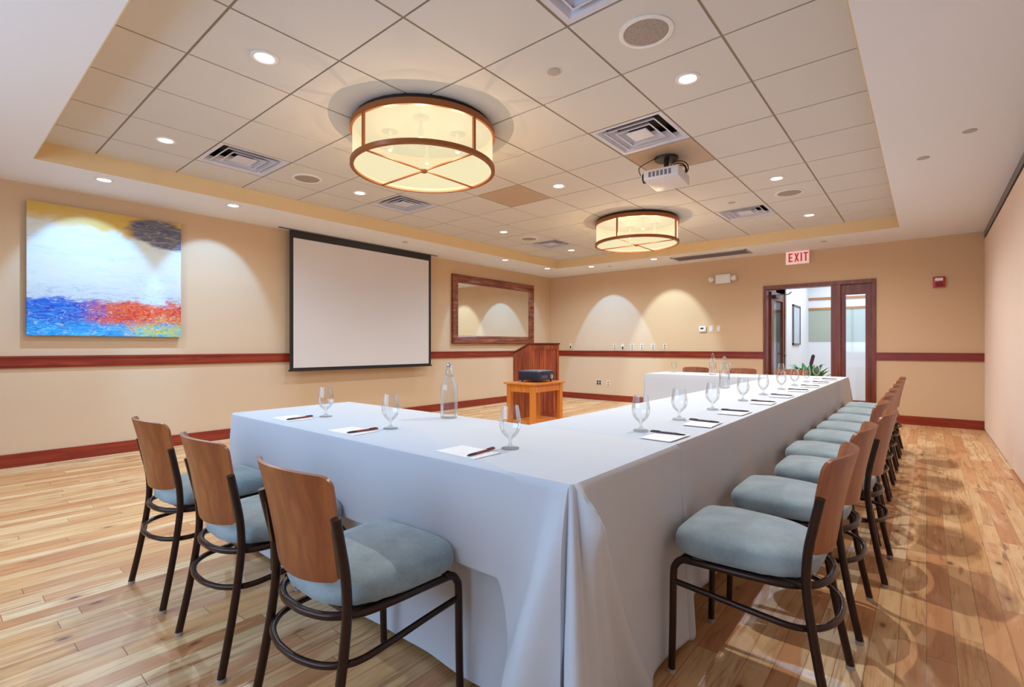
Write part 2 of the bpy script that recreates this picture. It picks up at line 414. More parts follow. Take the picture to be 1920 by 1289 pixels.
# corridor beyond
FY = 12.5
struct('wall_corridor_left', bmbox(-2.15, -1.98, 10.25, FY, 0, 2.75), M_whitewall)
struct('wall_corridor_side', bmbox(-3.6, -2.6, BY+0.15, 10.25, 0, 2.75), M_whitewall)
struct('wall_corridor_recess', bmbox(-2.6, -2.0, 10.25, 10.35, 0, 2.75), M_whitewall)
cf = struct('wall_corridor_far', bmbox(-2.2, 2.2, FY, FY+0.15, 0, 2.75), M_whitewall)
struct('wall_corridor_right', bmbox(2.0, 2.2, BY+0.15, FY, 0, 2.75), M_whitewall)
struct('ceiling', bmbox(-3.6, 2.2, BY+0.15, FY+0.15, 2.75, 2.85), M_whitewall)
struct('trim_7', bmbox(-1.98, 2.0, FY-0.012, FY, 1.24, 1.92), M_sage)
bm = bmesh.new(); box(bm, -1.98, 2.0, FY-0.03, FY, 1.92, 1.965); box(bm, -1.98, 2.0, FY-0.03, FY, 2.14, 2.185)
struct('trim_8', bm, wood('light maple rail', srgb(214, 162, 106), srgb(178, 120, 66), 'X'))
t = thing('framed_picture', 'pale picture in thin dark frame on the white corridor wall', 'picture', (-1.98, 11.1, 1.16))
bm = bmesh.new(); w2, h2 = 0.34, 0.78
for a in ((0, .03, -w2, -w2+.03, 0, h2), (0, .03, w2-.03, w2, 0, h2), (0, .03, -w2, w2, 0, .03), (0, .03, -w2, w2, h2-.03, h2)): box(bm, *a)
obj('frame', bm, M_grey, t); obj('print', bmbox(0.0, 0.015, -w2+.02, w2-.02, .02, h2-.02), plain('pale print', srgb(205, 214, 222), 0.7, var=0.15, scale=5), t)

# ------------------------------------------------------------ ceiling fittings
def make_vent():
    t = thing('ceiling_vent', '', 'vent', group='square air diffusers in the ceiling grid')
    bm = bmesh.new()
    def ring(a, za, b, zb, th=0.002):
        A = [bm.verts.new((sx*a, sy*a, za)) for sx, sy in ((-1,-1),(1,-1),(1,1),(-1,1))]
        B = [bm.verts.new((sx*b, sy*b, zb)) for sx, sy in ((-1,-1),(1,-1),(1,1),(-1,1))]
        for k in range(4): bm.faces.new((A[k], A[(k+1)%4], B[(k+1)%4], B[k]))
    ring(0.297, 0, 0.262, 0); ring(0.262, 0, 0.225, 0.05)
    obj('frame', bm, M_whitevent, t)
    for a, b in ((0.215, 0.165), (0.15, 0.10)):
        bm = bmesh.new(); ring(a, 0.0, b, 0.055); ring(a, 0.0, a-0.012, 0.0); obj('louver', bm, M_whitevent, t)
    bm = bmesh.new(); box(bm, -0.085, 0.085, -0.085, 0.085, 0.0, 0.012, bev=0.004); obj('center_plate', bm, M_whitevent, t)
    bm = bmesh.new(); ring(0.296, 0.002, 0.29, 0.11)
    A = [bm.verts.new((sx*0.29, sy*0.29, 0.11)) for sx, sy in ((-1,-1),(1,-1),(1,1),(-1,1))]; bm.faces.new(A)
    obj('duct_box', bm, M_dark, t)
    return t
M_whitevent = plain('white painted diffuser', srgb(214, 214, 228), 0.4)
vt = make_vent()
vl = {(0, 1): 'white square air diffuser cut by the top edge, beside the big round speaker',
      (6, 1): 'white square air diffuser beside the spotlight at the left end of the tray ceiling',
      (1, 4): 'large white square air diffuser directly in front of the ceiling projector',
      (6, 4): 'white square air diffuser seen just below the large drum light',
      (1, 9): 'white square air diffuser right of the smaller drum light, near the exit sign',
      (6, 9): 'white square air diffuser left of the smaller drum light, beside a round speaker'}
for q, (ij, lb) in enumerate(vl.items()):
    loc = (tc(ij[0]), tr(ij[1]), ZC-0.002)
    if q == 0: vt.location = loc; vt['label'] = lb
    else: dup(vt, loc, 0, lb)
def make_speaker():
    t = thing('ceiling_speaker', '', 'speaker', group='round grey speakers in the ceiling')
    bm = bmesh.new(); lathe(bm, [(0.145, 0.001), (0.145, -0.006), (0.122, -0.010), (0.118, -0.004)], 40); obj('trim_ring', bm, M_white, t, True)
    bm = bmesh.new(); lathe(bm, [(0.12, -0.005), (0.10, -0.008), (0, -0.009)], 40); obj('grille', bm, M_grille, t, True)
    return t
def grille_mat():
    t = NT('perforated grille'); v = t.coord()
    vo = t.n('ShaderNodeTexVoronoi', {'Vector': v, 'Scale': 260.0})
    return t.fin(t.mix(t.step(vo.outputs['Distance'], 0.2, 0.6), srgb(120, 106, 100), srgb(172, 158, 150)), 0.7)
M_grille = grille_mat()
sk = make_speaker()
for q, (i, j, lb) in enumerate([(0, 2, 'largest round grey ceiling speaker, near the top edge by the cut-off air diffuser'),
        (6, 2, 'round grey ceiling speaker left of the large drum light, right of a square diffuser'),
        (0, 8, 'round grey ceiling speaker at far right, between two small downlights'),
        (6, 8, 'small round grey ceiling speaker far back, left of the smaller drum light')]):
    loc = (tc(i), tr(j), ZC-0.004)
    if q == 0: sk.location = loc; sk['label'] = lb
    else: dup(sk, loc, 0, lb)
M_lens = emit('lit lens', (1.0, 0.97, 0.93, 1), 6.0)
M_lensdim = emit('dim lens', (1.0, 0.93, 0.85, 1), 1.6)
def make_down(dim=False):
    t = thing('recessed_downlight', '', 'downlight')
    bm = bmesh.new(); lathe(bm, [(0.075, 0.001), (0.075, -0.005), (0.058, -0.008), (0.05, -0.002)], 32); obj('trim_ring', bm, M_white, t, True)
    bm = bmesh.new(); lathe(bm, [(0.052, -0.003), (0, -0.0035)], 32); obj('lens', bm, M_lensdim if dim else M_lens, t, True)
    return t
dl = make_down(); first = True
def place_down(x, y, z, lb, grp, power, aim, cone=2.2, blend=0.5, color=COOL, r=0.012):
    global first
    if first: dl.location = (x, y, z); dl['label'] = lb; dl['group'] = grp; o = dl; first = False
    else: o = dup(dl, (x, y, z), 0, lb, grp)
    lamp('lamp', 'SPOT', (0, 0, -0.02), power, color, o, aim=(aim[0], aim[1], aim[2]), spot_size=cone, spot_blend=blend, shadow_soft_size=r)
    return o
GD = 'round downlights in the tiled tray ceiling'
downs = [(3, 0, 'lit round downlight nearest the camera, above and left of the large drum light'),
  (6, 0, 'lit round downlight at far left of the tray ceiling, left of a square diffuser'),
  (6, 3, 'small lit downlight just under the left edge of the large drum light'),
  (3, 5, 'lit downlight midway between the two drum lights, beside the plain bare tile'),
  (0, 3, 'lit round downlight at right, one tile beyond the largest speaker'),
  (0, 7, 'lit downlight at right, just in front of the far right round speaker'),
  (0, 10, 'farthest lit downlight at the right end of the tray ceiling'),
  (6, 7, 'small lit downlight far back, just in front of the small far speaker'),
  (6, 10, 'farthest lit downlight at the left back corner of the tray ceiling')]
for i, j, lb in downs:
    place_down(tc(i), tr(j), ZC-0.004, lb, GD, P_DOWN*{0: 1.75, 3: 0.2, 6: 0.08}[i]*(2.2 if (i, j) == (3, 0) else 1)*(1.4 if (i, j) == (0, 10) else 1), (0, 0, -2), 2.8, 0.85, {0: (1.0, 0.90, 0.82), 3: (0.66, 0.84, 1.0), 6: (0.42, 0.72, 1.0)}[i])
GS = 'round wall washing downlights in the painted soffit'
even_wash(place_down(-5.86, 1.10, ZS, 'round downlight in the soffit nearest the left edge, above the painting', GS, P_WASH_L, (-0.75, 0, -0.95), 1.15, 0.35))
even_wash(place_down(-5.84, 2.21, ZS, 'round downlight in the soffit between the painting and the projection screen', GS, P_WASH_L, (-0.75, 0, -0.95), 1.15, 0.35))
even_wash(place_down(-5.78, 6.72, ZS, 'round downlight in the soffit above the left part of the mirror', GS, P_WASH_L*0.8, (-0.75, 0, -0.95), 1.1, 0.2))
even_wash(place_down(-5.77, 7.99, ZS, 'dim downlight in the soffit next to the back left room corner', GS, P_WASH_L*0.5, (-0.75, 0.1, -0.95), 1.15, 0.3))
even_wash(place_down(-4.98, 8.35, ZS, 'downlight in the back soffit above the left bright scallop of light', GS, P_WASH_B, (0, 0.85, -1.35), 1.05, 0.2))
even_wash(place_down(-3.70, 8.34, ZS, 'downlight in the back soffit above the right scallop of light', GS, P_WASH_B, (0, 0.85, -1.25), 1.05, 0.4, (0.50, 0.74, 0.86)))
# sprinkler heads and blank discs
def make_sprinkler():
    t = thing('sprinkler_head', '', 'sprinkler', group='sprinkler heads and cover discs in the ceiling')
    bm = bmesh.new(); lathe(bm, [(0.0, 0.001), (0.04, 0.001), (0.042, -0.004), (0.03, -0.007), (0, -0.008)], 28); obj('cover', bm, M_sprk, t, True)
    return t
M_sprk = plain('grey white cap', srgb(184, 176, 172), 0.4)
sp = make_sprinkler()
for q, (x, y, z, lb) in enumerate([(tc(1), tr(2), ZC-0.004, 'small round sprinkler cover in the tile right of the large drum light'),
        (tc(1), tr(8), ZC-0.004, 'small sprinkler cover in the tile just in front of the far right air diffuser'),
        (-0.02, 5.29, ZS, 'grey sprinkler cover in the plain painted soffit at right'),
        (0.24, 4.84, ZS, 'faint round disc in the right soffit, nearest the folding partition'),
        (-1.16, 8.56, ZS, 'small disc in the back soffit, right of the exit sign'),
        (-4.71, 8.58, ZS, 'small dark sprinkler cover in the back soffit between two downlights'),
        (-5.93, 4.62, ZS, 'small sprinkler cover in the soffit above the projection screen')]):
    if q == 0: sp.location = (x, y, z); sp['label'] = lb
    else: dup(sp, (x, y, z), 0, lb)
# slot grille in the back soffit
t = thing('slot_grille', 'long grey slot air grille in the back soffit left of the exit sign', 'vent', (-2.82, 8.62, ZS))
bm = bmesh.new(); L_, D_ = 0.62, 0.2
for a in ((-L_, L_, -D_, -D_+.03), (-L_, L_, D_-.03, D_), (-L_, -L_+.03, -D_, D_), (L_-.03, L_, -D_, D_)): box(bm, *a, -0.01, 0.0)
obj('frame', bm, M_sprk, t)
bm = bmesh.new()
for k in range(11): y = -0.16+k*0.032; box(bm, -L_+.03, L_-.03, y-0.006, y+0.006, -0.008, 0)
obj('slats', bm, plain('grey slats', srgb(132, 122, 128), 0.5), t)
obj('backing', bmbox(-L_+.03, L_-.03, -D_+.03, D_-.03, -0.002, -0.0005), plain('grille shade', srgb(96, 88, 98), 0.7), t)

# drum lights
def shade_mat(name, col, s, tr=0.34):
    t = NT(name); t.t.nodes.remove(t.b)
    em = t.n('ShaderNodeEmission', {'Color': col, 'Strength': s})
    dif = t.n('ShaderNodeBsdfDiffuse', {'Color': (0.03, 0.03, 0.02, 1)})
    add = t.n('ShaderNodeAddShader', {0: em.outputs[0], 1: dif.outputs[0]})
    tp = t.n('ShaderNodeBsdfTransparent', {'Color': (1, 0.96, 0.9, 1)})
    mx = t.n('ShaderNodeMixShader', {0: tr, 1: add.outputs[0], 2: tp.outputs[0]})
    t.t.links.new(mx.outputs[0], t.out.inputs[0]); return t.m
M_shade = shade_mat('linen shade', (1.0, 0.88, 0.57, 1), 1.1, 0.50)
M_diffuser = shade_mat('frosted bottom diffuser', (0.98, 0.90, 0.58, 1), 0.95, 0.36)
M_bulb = emit('glowing bulb', (1.0, 0.88, 0.6, 1), 0.6); M_bulb.node_tree.nodes['Principled BSDF'].inputs['Base Color'].default_value = (0.03, 0.03, 0.02, 1)
M_panbrown = plain('dark lamp pan', srgb(40, 28, 20), 0.8)  # near-black so the pan absorbs bulb light and the shade looks even
def make_drum():
    t = thing('drum_light', '', 'ceiling light', group='round drum ceiling lights')
    R, zb, zt = 0.545, -0.345, -0.035
    bm = bmesh.new(); lathe(bm, [(R-0.012, zb+0.02), (R-0.012, zt-0.03), (R-0.015, zt-0.03), (R-0.015, zb+0.02), (R-0.012, zb+0.02)], 72); obj('shade', bm, M_shade, t, 'all')
    bm = bmesh.new(); lathe(bm, [(R-0.02, zb+0.012), (0, zb+0.012), (0, zb+0.016), (R-0.02, zb+0.016), (R-0.02, zb+0.012)], 72); obj('diffuser', bm, M_diffuser, t)
    bm = bmesh.new(); lathe(bm, [(R, zt), (R+0.006, zt-0.005), (R+0.006, zt-0.05), (R-0.02, zt-0.05), (R-0.02, zt), (R, zt)], 72); obj('top_hoop', bm, M_copper, t, True)
    bm = bmesh.new(); lathe(bm, [(R+0.004, zb+0.032), (R+0.006, zb+0.03), (R+0.006, zb), (R-0.022, zb-0.002), (R-0.022, zb+0.032), (R+0.004, zb+0.032)], 72); obj('bottom_hoop', bm, M_copper, t, True)
    for k in range(4):
        a = DRUMA+k*PI/2; c, s = math.cos(a), math.sin(a)
        bm = bmesh.new(); box(bm, -0.009, 0.009, -0.009, 0.009, zb+0.02, zt-0.01)
        bmesh.ops.rotate(bm, verts=bm.verts, cent=(0, 0, 0), matrix=Matrix.Rotation(a, 3, 'Z'))
        bmesh.ops.translate(bm, verts=bm.verts, vec=(c*(R-0.003), s*(R-0.003), 0)); obj('upright_bar', bm, M_copper, t)
    for k in range(2):
        bm = bmesh.new(); box(bm, -R+0.01, R-0.01, -0.006, 0.006, zb+0.0015*k, zb+0.011)
        bmesh.ops.rotate(bm, verts=bm.verts, cent=(0, 0, 0), matrix=Matrix.Rotation(DRUMA+k*PI/2, 3, 'Z')); obj('cross_bar', bm, M_copper, t)
    bm = bmesh.new(); lathe(bm, [(0, zb-0.012), (0.02, zb-0.01), (0.028, zb), (0.028, zb+0.01), (0, zb+0.011)], 20); obj('finial', bm, M_copper, t, True)
    bm = bmesh.new(); lathe(bm, [(0, 0), (0.525, 0), (0.525, -0.045), (0, -0.045)], 40); obj('blocking_pan', bm, M_panbrown, t)  # unseen pan, widened to block bulb light and darken the ceiling at the rim
    for k in range(4):
        a = DRUMA+PI/4+k*PI/2; x, y = 0.26*math.cos(a), 0.26*math.sin(a)
        bm = bmesh.new(); lathe(bm, [(0, -0.20), (0.018, -0.19), (0.026, -0.165), (0.02, -0.13), (0.012, -0.10), (0.012, -0.04), (0, -0.04)], 16, (x, y, 0)); obj('bulb', bm, M_bulb, t, True)
    return t
DRUMA = 0.0
dm = make_drum()
dm.location = (-3.0, 2.52, ZC-0.001); dm['label'] = 'large lit drum ceiling light with bronze hoops, nearest the camera'
dm2 = dup(dm, (-3.0, 6.2, ZC-0.001), 0, 'smaller looking lit drum ceiling light, farther back towards the exit sign')
for d in (dm, dm2):
    for k in range(4):
        a = DRUMA+PI/4+k*PI/2
        lamp('lamp', 'POINT', (0.26*math.cos(a), 0.26*math.sin(a), -0.245), P_BULB, WARM, d, shadow_soft_size=0.0)

# ceiling projector
PX, PY = tc(1)-0.03, tr(5)-0.02
t = thing('ceiling_projector', 'white projector hanging from the ceiling on a mount with looped black cables', 'projector', (PX, PY, 2.60), math.radians(6))
bm = bmesh.new(); box(bm, -0.15, 0.16, -0.19, 0.19, 0.0, 0.095, bev=0.02); obj('body', bm, plain('projector white', srgb(222, 218, 222), 0.4), t, True)
bm = bmesh.new(); lathe(bm, [(0, 0), (0.04, 0), (0.045, 0.03), (0.036, 0.034), (0.03, 0.02), (0, 0.018)], 24)
bmesh.ops.rotate(bm, verts=bm.verts, cent=(0, 0, 0), matrix=Matrix.Rotation(-PI/2, 3, 'Y')); bmesh.ops.translate(bm, verts=bm.verts, vec=(-0.145, -0.1, 0.05)); obj('lens', bm, M_black, t, True)
bm = bmesh.new()
for k in range(6): box(bm, -0.1+k*0.035, -0.08+k*0.035, -0.193, -0.188, 0.025, 0.07)
obj('side_vents', bm, M_grey, t)
bm = bmesh.new(); box(bm, -0.07, 0.07, -0.07, 0.07, 0.095, 0.115); tube(bm, [(0, 0, 0.11), (0, 0, 0.236)], 0.022, 16)
for a in (0.4, 2.1, 3.7, 5.2): tube(bm, [(0.05*math.cos(a), 0.05*math.sin(a), 0.11), (0.12*math.cos(a), 0.14*math.sin(a), 0.10)], 0.008, 6)
obj('mount', bm, M_black, t)
bm = bmesh.new(); lathe(bm, [(0, 0.215), (0.1, 0.215), (0.105, 0.236), (0, 0.236)], 24); obj('ceiling_plate', bm, M_dark, t)
for k, (r, yy, tilt) in enumerate(((0.085, 0.10, 0.2), (0.07, 0.12, 0.6), (0.055, 0.15, -0.2))):
    bm = bmesh.new(); pts = []
    for q in range(28):
        a = q/28*2*PI; pts.append((0.08+r*math.cos(a)*math.cos(tilt), yy+r*math.cos(a)*math.sin(tilt), 0.15+r*0.85*math.sin(a)))
    tube(bm, pts, 0.005, 6, closed=True); obj('cable', bm, M_black, t, True)
bm = bmesh.new(); tube(bm, smoothpath([(-0.10, -0.03, 0.236), (-0.17, -0.12, 0.17), (-0.19, -0.18, 0.12), (-0.17, -0.195, 0.05)]), 0.004, 6); obj('cable', bm, M_black, t, True)

# ------------------------------------------------------------ left wall: painting, screen, mirror
def painting_mat():
    t = NT('abstract seascape paint'); v = t.coord(); x, y, z = t.xyz(v)[:3]     # y: 0..PW  z: 0..PH
    u = t.math('DIVIDE', y, PW); q = t.math('DIVIDE', z, PH)
    sv = t.vec(0.0, t.math('MULTIPLY', y, 2.0), t.math('MULTIPLY', z, 9.0))
    n1 = t.noise(sv, 1.4, 5, 0.65, 1.4).outputs[0]; n2 = t.noise(sv, 2.4, 5, 0.68, 2.2).outputs[0]
    n3 = t.noise(t.mapv(v, (1, 4.0, 5.5), (0, 3, 5)), 1.9, 5, 0.72, 2.0).outputs[0]
    n4 = t.noise(t.mapv(v, (1, 1.6, 3), (0, 9, 2)), 1.6, 3, 0.6, 0.8).outputs[0]
    qw = t.math('ADD', q, t.math('MULTIPLY_ADD', n4, 0.24, -0.12))
    sky = t.ramp(n1, [(0.2, srgb(150, 172, 186)), (0.4, srgb(196, 204, 202)), (0.6, srgb(208, 206, 194)), (0.8, srgb(200, 194, 146))])
    och = t.ramp(n2, [(0.25, srgb(196, 150, 84)), (0.5, srgb(204, 162, 62)), (0.75, srgb(190, 162, 128))])
    c = t.mix(t.step(qw, 0.80, 0.9), sky, och)
    sl = t.ramp(n2, [(0.3, srgb(54, 58, 84)), (0.5, srgb(96, 92, 104)), (0.75, srgb(176, 158, 140))])
    du = t.math('DIVIDE', t.math('SUBTRACT', u, 0.86), 0.27); dq = t.math('DIVIDE', t.math('SUBTRACT', t.math('MULTIPLY_ADD', u, 0.12, q), 0.985), 0.13)
    r2 = t.math('ADD', t.math('MULTIPLY', du, du), t.math('MULTIPLY', dq, dq))
    c = t.mix(t.math('SUBTRACT', 1.0, t.step(t.math('ADD', r2, t.math('MULTIPLY_ADD', n1, 1.2, -0.6)), 0.6, 1.1)), c, sl)
    lav = t.ramp(n2, [(0.3, srgb(90, 112, 160)), (0.45, srgb(180, 192, 196)), (0.6, srgb(196, 200, 200)), (0.78, srgb(170, 130, 176))])
    c = t.mix(t.math('MULTIPLY', t.math('SUBTRACT', 1.0, t.step(qw, 0.32, 0.46)), 0.85), c, lav)
    blue = t.ramp(n2, [(0.25, srgb(14, 30, 110)), (0.42, srgb(10, 70, 180)), (0.55, srgb(26, 110, 196)), (0.68, srgb(90, 150, 204)), (0.8, srgb(170, 190, 206))])
    red = t.ramp(n3, [(0.25, srgb(60, 60, 110)), (0.38, srgb(170, 26, 50)), (0.47, srgb(212, 56, 30)), (0.55, srgb(216, 104, 20)), (0.62, srgb(176, 50, 100)), (0.68, srgb(186, 190, 180)), (0.8, srgb(120, 170, 160))])
    grn = t.ramp(n3, [(0.3, srgb(20, 120, 190)), (0.45, srgb(80, 170, 180)), (0.55, srgb(196, 190, 90)), (0.68, srgb(214, 80, 50)), (0.8, srgb(120, 180, 170))])
    left = t.math('SUBTRACT', 1.0, t.step(t.math('ADD', u, t.math('MULTIPLY_ADD', n3, 0.7, -0.35)), 0.22, 0.56))
    lower = t.mix(left, red, blue)
    bot = t.math('SUBTRACT', 1.0, t.step(t.math('ADD', q, t.math('MULTIPLY_ADD', n3, 0.2, -0.1)), 0.06, 0.14))
    tealb = t.ramp(n2, [(0.3, srgb(10, 90, 190)), (0.55, srgb(40, 160, 220)), (0.8, srgb(120, 200, 210))])
    lower = t.mix(bot, lower, t.mix(t.step(u, 0.5, 0.75), tealb, grn))
    c = t.mix(t.math('SUBTRACT', 1.0, t.step(t.math('ADD', qw, t.math('MULTIPLY_ADD', n2, 0.1, -0.05)), 0.255, 0.31)), c, lower)
    n5 = t.noise(t.mapv(v, (1, 9, 15), (0, 1, 7)), 2.2, 3, 0.6, 1.5).outputs[0]
    n6 = t.noise(t.mapv(v, (1, 6, 16), (0, 5, 1)), 2.0, 3, 0.6, 1.5).outputs[0]
    low = t.math('SUBTRACT', 1.0, t.step(qw, 0.26, 0.40))
    c = t.mix(t.math('MULTIPLY', t.math('MULTIPLY', t.step(n5, 0.56, 0.66), low), 0.45), c, srgb(206, 212, 210))
    c = t.mix(t.math('MULTIPLY', t.math('MULTIPLY', t.step(n6, 0.60, 0.70), low), 0.7), c, t.mix(t.step(u, 0.35, 0.6), srgb(12, 30, 110), srgb(110, 30, 70)))
    gy_ = t.math('MULTIPLY', t.step(u, 0.62, 0.85), t.math('SUBTRACT', 1.0, t.step(q, 0.10, 0.2)))
    c = t.mix(t.math('MULTIPLY', t.math('MULTIPLY', t.step(n3, 0.48, 0.56), gy_), 0.8), c, t.mix(t.step(n5, 0.4, 0.55), srgb(60, 150, 140), srgb(206, 180, 60)))
    t.bump(n2, 0.3, 0.003)
    return t.fin(c, 0.5)
PW, PH = 1.26, 1.28
t = thing('painting', 'large unframed abstract seascape canvas in blue, white and orange on the left wall', 'painting', (LX+0.012, 0.645, 1.235))
obj('canvas', bmbox(0.0, 0.045, 0, PW, 0, PH, bev=0.003), painting_mat(), t)
obj('stretcher_frame', bmbox(-0.012, 0.0, 0.03, PW-0.03, 0.03, PH-0.03), wood('stretcher pine', srgb(200, 170, 120), srgb(170, 130, 80)), t)
SX = -6.42
t = thing('projection_screen', 'white pull-down projection screen with black border on the left wall', 'screen', (SX, 3.12, 0.81))
SW, SH = 2.42, 1.86
bm = bmesh.new()
box(bm, -0.002, 0.002, 0, 0.05, 0, SH); box(bm, -0.002, 0.002, SW-0.05, SW, 0, SH); box(bm, -0.002, 0.002, 0.05, SW-0.05, SH-0.10, SH); box(bm, -0.002, 0.002, 0.05, SW-0.05, 0, 0.035)
obj('black_border', bm, M_black, t)
obj('screen_fabric', bmbox(-0.001, 0.0025, 0.05, SW-0.05, 0.035, SH-0.10), plain('screen white', srgb(214, 206, 202), 0.8, var=0.01, scale=2), t)
bm = bmesh.new(); box(bm, -0.014, 0.014, -0.012, SW+0.012, -0.012, 0.014, bev=0.005); obj('weight_bar', bm, M_black, t, True)
bm = bmesh.new(); box(bm, -0.02, 0.02, -0.14, SW+0.14, SH-0.0005, SH+0.009); obj('ceiling_slot', bm, M_grey, t)
t = thing('wall_mirror', 'wide rectangular mirror in a walnut frame on the left wall', 'mirror', (LX, 6.13, 1.18))
MW, MH, fw = 2.39, 1.26, 0.15
bm = bmesh.new()
def frame_side(a, b, c, d): 
    P = [(0.0, a), (0.05, a), (0.035, None), (0.02, b)]
def quad(bm, pts): bm.faces.new([bm.verts.new(p) for p in pts])
O = [(0, 0), (MW, 0), (MW, MH), (0, MH)]
prof = [(0, 0.0), (0, 0.045), (0.02, 0.055), (0.11, 0.035), (0.12, 0.04), (fw, 0.024), (fw, 0.008)]
rings = []
for ins, dep in prof:
    rings.append([bm.verts.new((dep, (ins if a == 0 else MW-ins), (ins if b == 0 else MH-ins))) for a, b in O])
for A, B in zip(rings, rings[1:]):
    for k in range(4): bm.faces.new((A[k], A[(k+1) % 4], B[(k+1) % 4], B[k]))
obj('frame', bm, M_mirrorwood, t)
tm = NT('silvered glass'); tm.fin((0.86, 0.88, 0.86, 1), 0.02, 1.0)
obj('mirror_glass', bmbox(0.006, 0.014, fw-0.01, MW-fw+0.01, fw-0.01, MH-fw+0.01), tm.m, t)

# ------------------------------------------------------------ wall fittings on the back wall
BW = BY-0.0005
def letters(m, parent, y, x0, z0, h):
    def P(pts): return pts
    w_ = 0.045*h/0.15*1.15; s = 0.016*h/0.15*1.4; gap = 0.022*h/0.15; x = x0
    bm = bmesh.new()
    b = lambda a, c, d, e2: box(bm, x0+a, x0+c, y-0.004, y, z0+d, z0+e2)
    cur = 0; W_ = h*0.5
    b(0, s, 0, h); b(s, W_*0.85, 0, s); b(s, W_*0.75, h/2-s/2, h/2+s/2); b(s, W_*0.85, h-s, h)          # E
    cur = W_*0.85+gap
    for sg in (1, -1):                                                                                 # X
        xa, xb = (cur, cur+W_-s) if sg == 1 else (cur+W_-s, cur)
        vs = [(x0+xa, y-0.004, z0), (x0+xa+s, y-0.004, z0), (x0+xb+s, y-0.004, z0+h), (x0+xb, y-0.004, z0+h)]
        A = [bm.verts.new(p) for p in vs]; B = [bm.verts.new((p[0], y, p[2])) for p in vs]
        bm.faces.new(A)
        for k in range(4): bm.faces.new((A[k], B[k], B[(k+1) % 4], A[(k+1) % 4]))
    cur += W_+gap; b(cur, cur+s, 0, h)                                                                  # I
    cur += s+gap; b(cur, cur+W_*0.9, h-s, h); b(cur+W_*0.45-s/2, cur+W_*0.45+s/2, 0, h-s)               # T
    tot = cur+W_*0.9
    o = obj('lettering', bm, m, parent); o['label'] = 'red letters reading EXIT'
    return tot
t = thing('exit_sign', 'lit white exit sign with red letters at the top of the back wall', 'exit sign', (-1.60, BY-0.09, 2.465))
obj('housing', bmbox(-0.165, 0.165, -0.025, 0.025, 0.0, 0.205, bev=0.004), emit('sign face glow', (0.95, 0.70, 0.66, 1), 0.28), t)
bm = bmesh.new(); box(bm, -0.04, 0.04, 0.025, 0.09, 0.07, 0.15); obj('wall_mount', bm, M_white, t)
letters(emit('red sign letters', (0.62, 0.02, 0.05, 1), 0.2), t, -0.025, -0.122, 0.035, 0.14)
t = thing('emergency_light', 'white twin-lamp emergency light on the back wall left of the exit sign', 'emergency light', (-2.77, BY, 2.23))
bm = bmesh.new(); box(bm, -0.13, 0.13, -0.07, 0, 0.02, 0.18, bev=0.012); obj('housing', bm, M_white, t, True)
for s in (-1, 1):
    bm = bmesh.new(); lathe(bm, [(0, 0.05), (0.03, 0.045), (0.05, 0.01), (0.052, 0.0), (0.045, -0.004), (0, -0.008)], 20)
    bmesh.ops.rotate(bm, verts=bm.verts, cent=(0, 0, 0), matrix=Matrix.Rotation(-PI/2, 3, 'X') @ Matrix.Rotation(PI, 3, 'X')); bmesh.ops.translate(bm, verts=bm.verts, vec=(s*0.185, -0.09, 0.10))
    bmesh.ops.rotate(bm, verts=bm.verts, cent=(s*0.185, -0.07, 0.1), matrix=Matrix.Rotation(s*0.3, 3, 'Z'))
    tube(bm, [(s*0.12, -0.035, 0.1), (s*0.18, -0.05, 0.1)], 0.014, 8); obj('lamp_head', bm, M_white, t, True)
t = thing('fire_alarm_strobe', 'small red fire alarm strobe on the back wall right of the doorway', 'fire alarm', (0.135, BY, 1.96))
bm = bmesh.new(); box(bm, -0.065, 0.065, -0.04, 0, 0, 0.15, bev=0.006); obj('housing', bm, plain('alarm red', srgb(186, 34, 34), 0.4), t, True)
bm = bmesh.new(); box(bm, -0.045, 0.045, -0.058, -0.04, 0.09, 0.13, bev=0.006); obj('strobe_lens', bm, M_white, t, True)
bm = bmesh.new()
for k in range(4): box(bm, -0.04, 0.04, -0.043, -0.04, 0.015+k*0.015, 0.022+k*0.015)
obj('horn_slots', bm, M_dark, t)
t = thing('thermostat', 'white thermostat with dark display on the back wall left of the doorway', 'thermostat', (-3.14, BY, 1.40))
bm = bmesh.new(); box(bm, -0.06, 0.06, -0.025, 0, 0, 0.10, bev=0.006); obj('housing', bm, M_white, t, True)
obj('display', bmbox(-0.035, 0.02, -0.028, -0.025, 0.045, 0.075), M_dark, t)
def plate(name, x, z, wd, ht, lb, cat, kind, grp=None, xax=True):
    t = thing(name, lb, cat, (x, BY, z), group=grp)
    bm = bmesh.new(); box(bm, -wd/2, wd/2, -0.006, 0, -ht/2, ht/2, bev=0.002); obj('cover_plate', bm, M_platew, t)
    bm = bmesh.new()
    if kind == 'rocker':
        box(bm, -0.017, 0.017, -0.011, -0.006, -0.033, 0.033); obj('rocker', bm, M_white, t)
    elif kind == 'dark':
        box(bm, -0.017, 0.017, -0.009, -0.006, -0.045, 0.0); obj('socket', bm, M_dark, t)
    elif kind == 'quad':
        for sx in (-0.028, 0.028):
            for sz in (-0.025, 0.025): box(bm, sx-0.02, sx+0.02, -0.009, -0.006, sz-0.02, sz+0.02)
        obj('socket', bm, M_dark, t)
    else:
        box(bm, -0.015, 0.015, -0.009, -0.006, -0.04, -0.008); box(bm, -0.015, 0.015, -0.009, -0.006, 0.008, 0.04); obj('socket', bm, M_tbar, t)
    return t
M_platew = plain('ivory plate', srgb(222, 206, 182), 0.45)
plate('light_switch', -2.99, 1.45, 0.075, 0.12, 'ivory wall switch directly right of the thermostat', 'light switch', 'rocker')
plate('light_switch', -2.86, 1.45, 0.075, 0.12, 'ivory wall switch nearer the doorway, second right of the thermostat', 'light switch', 'rocker')
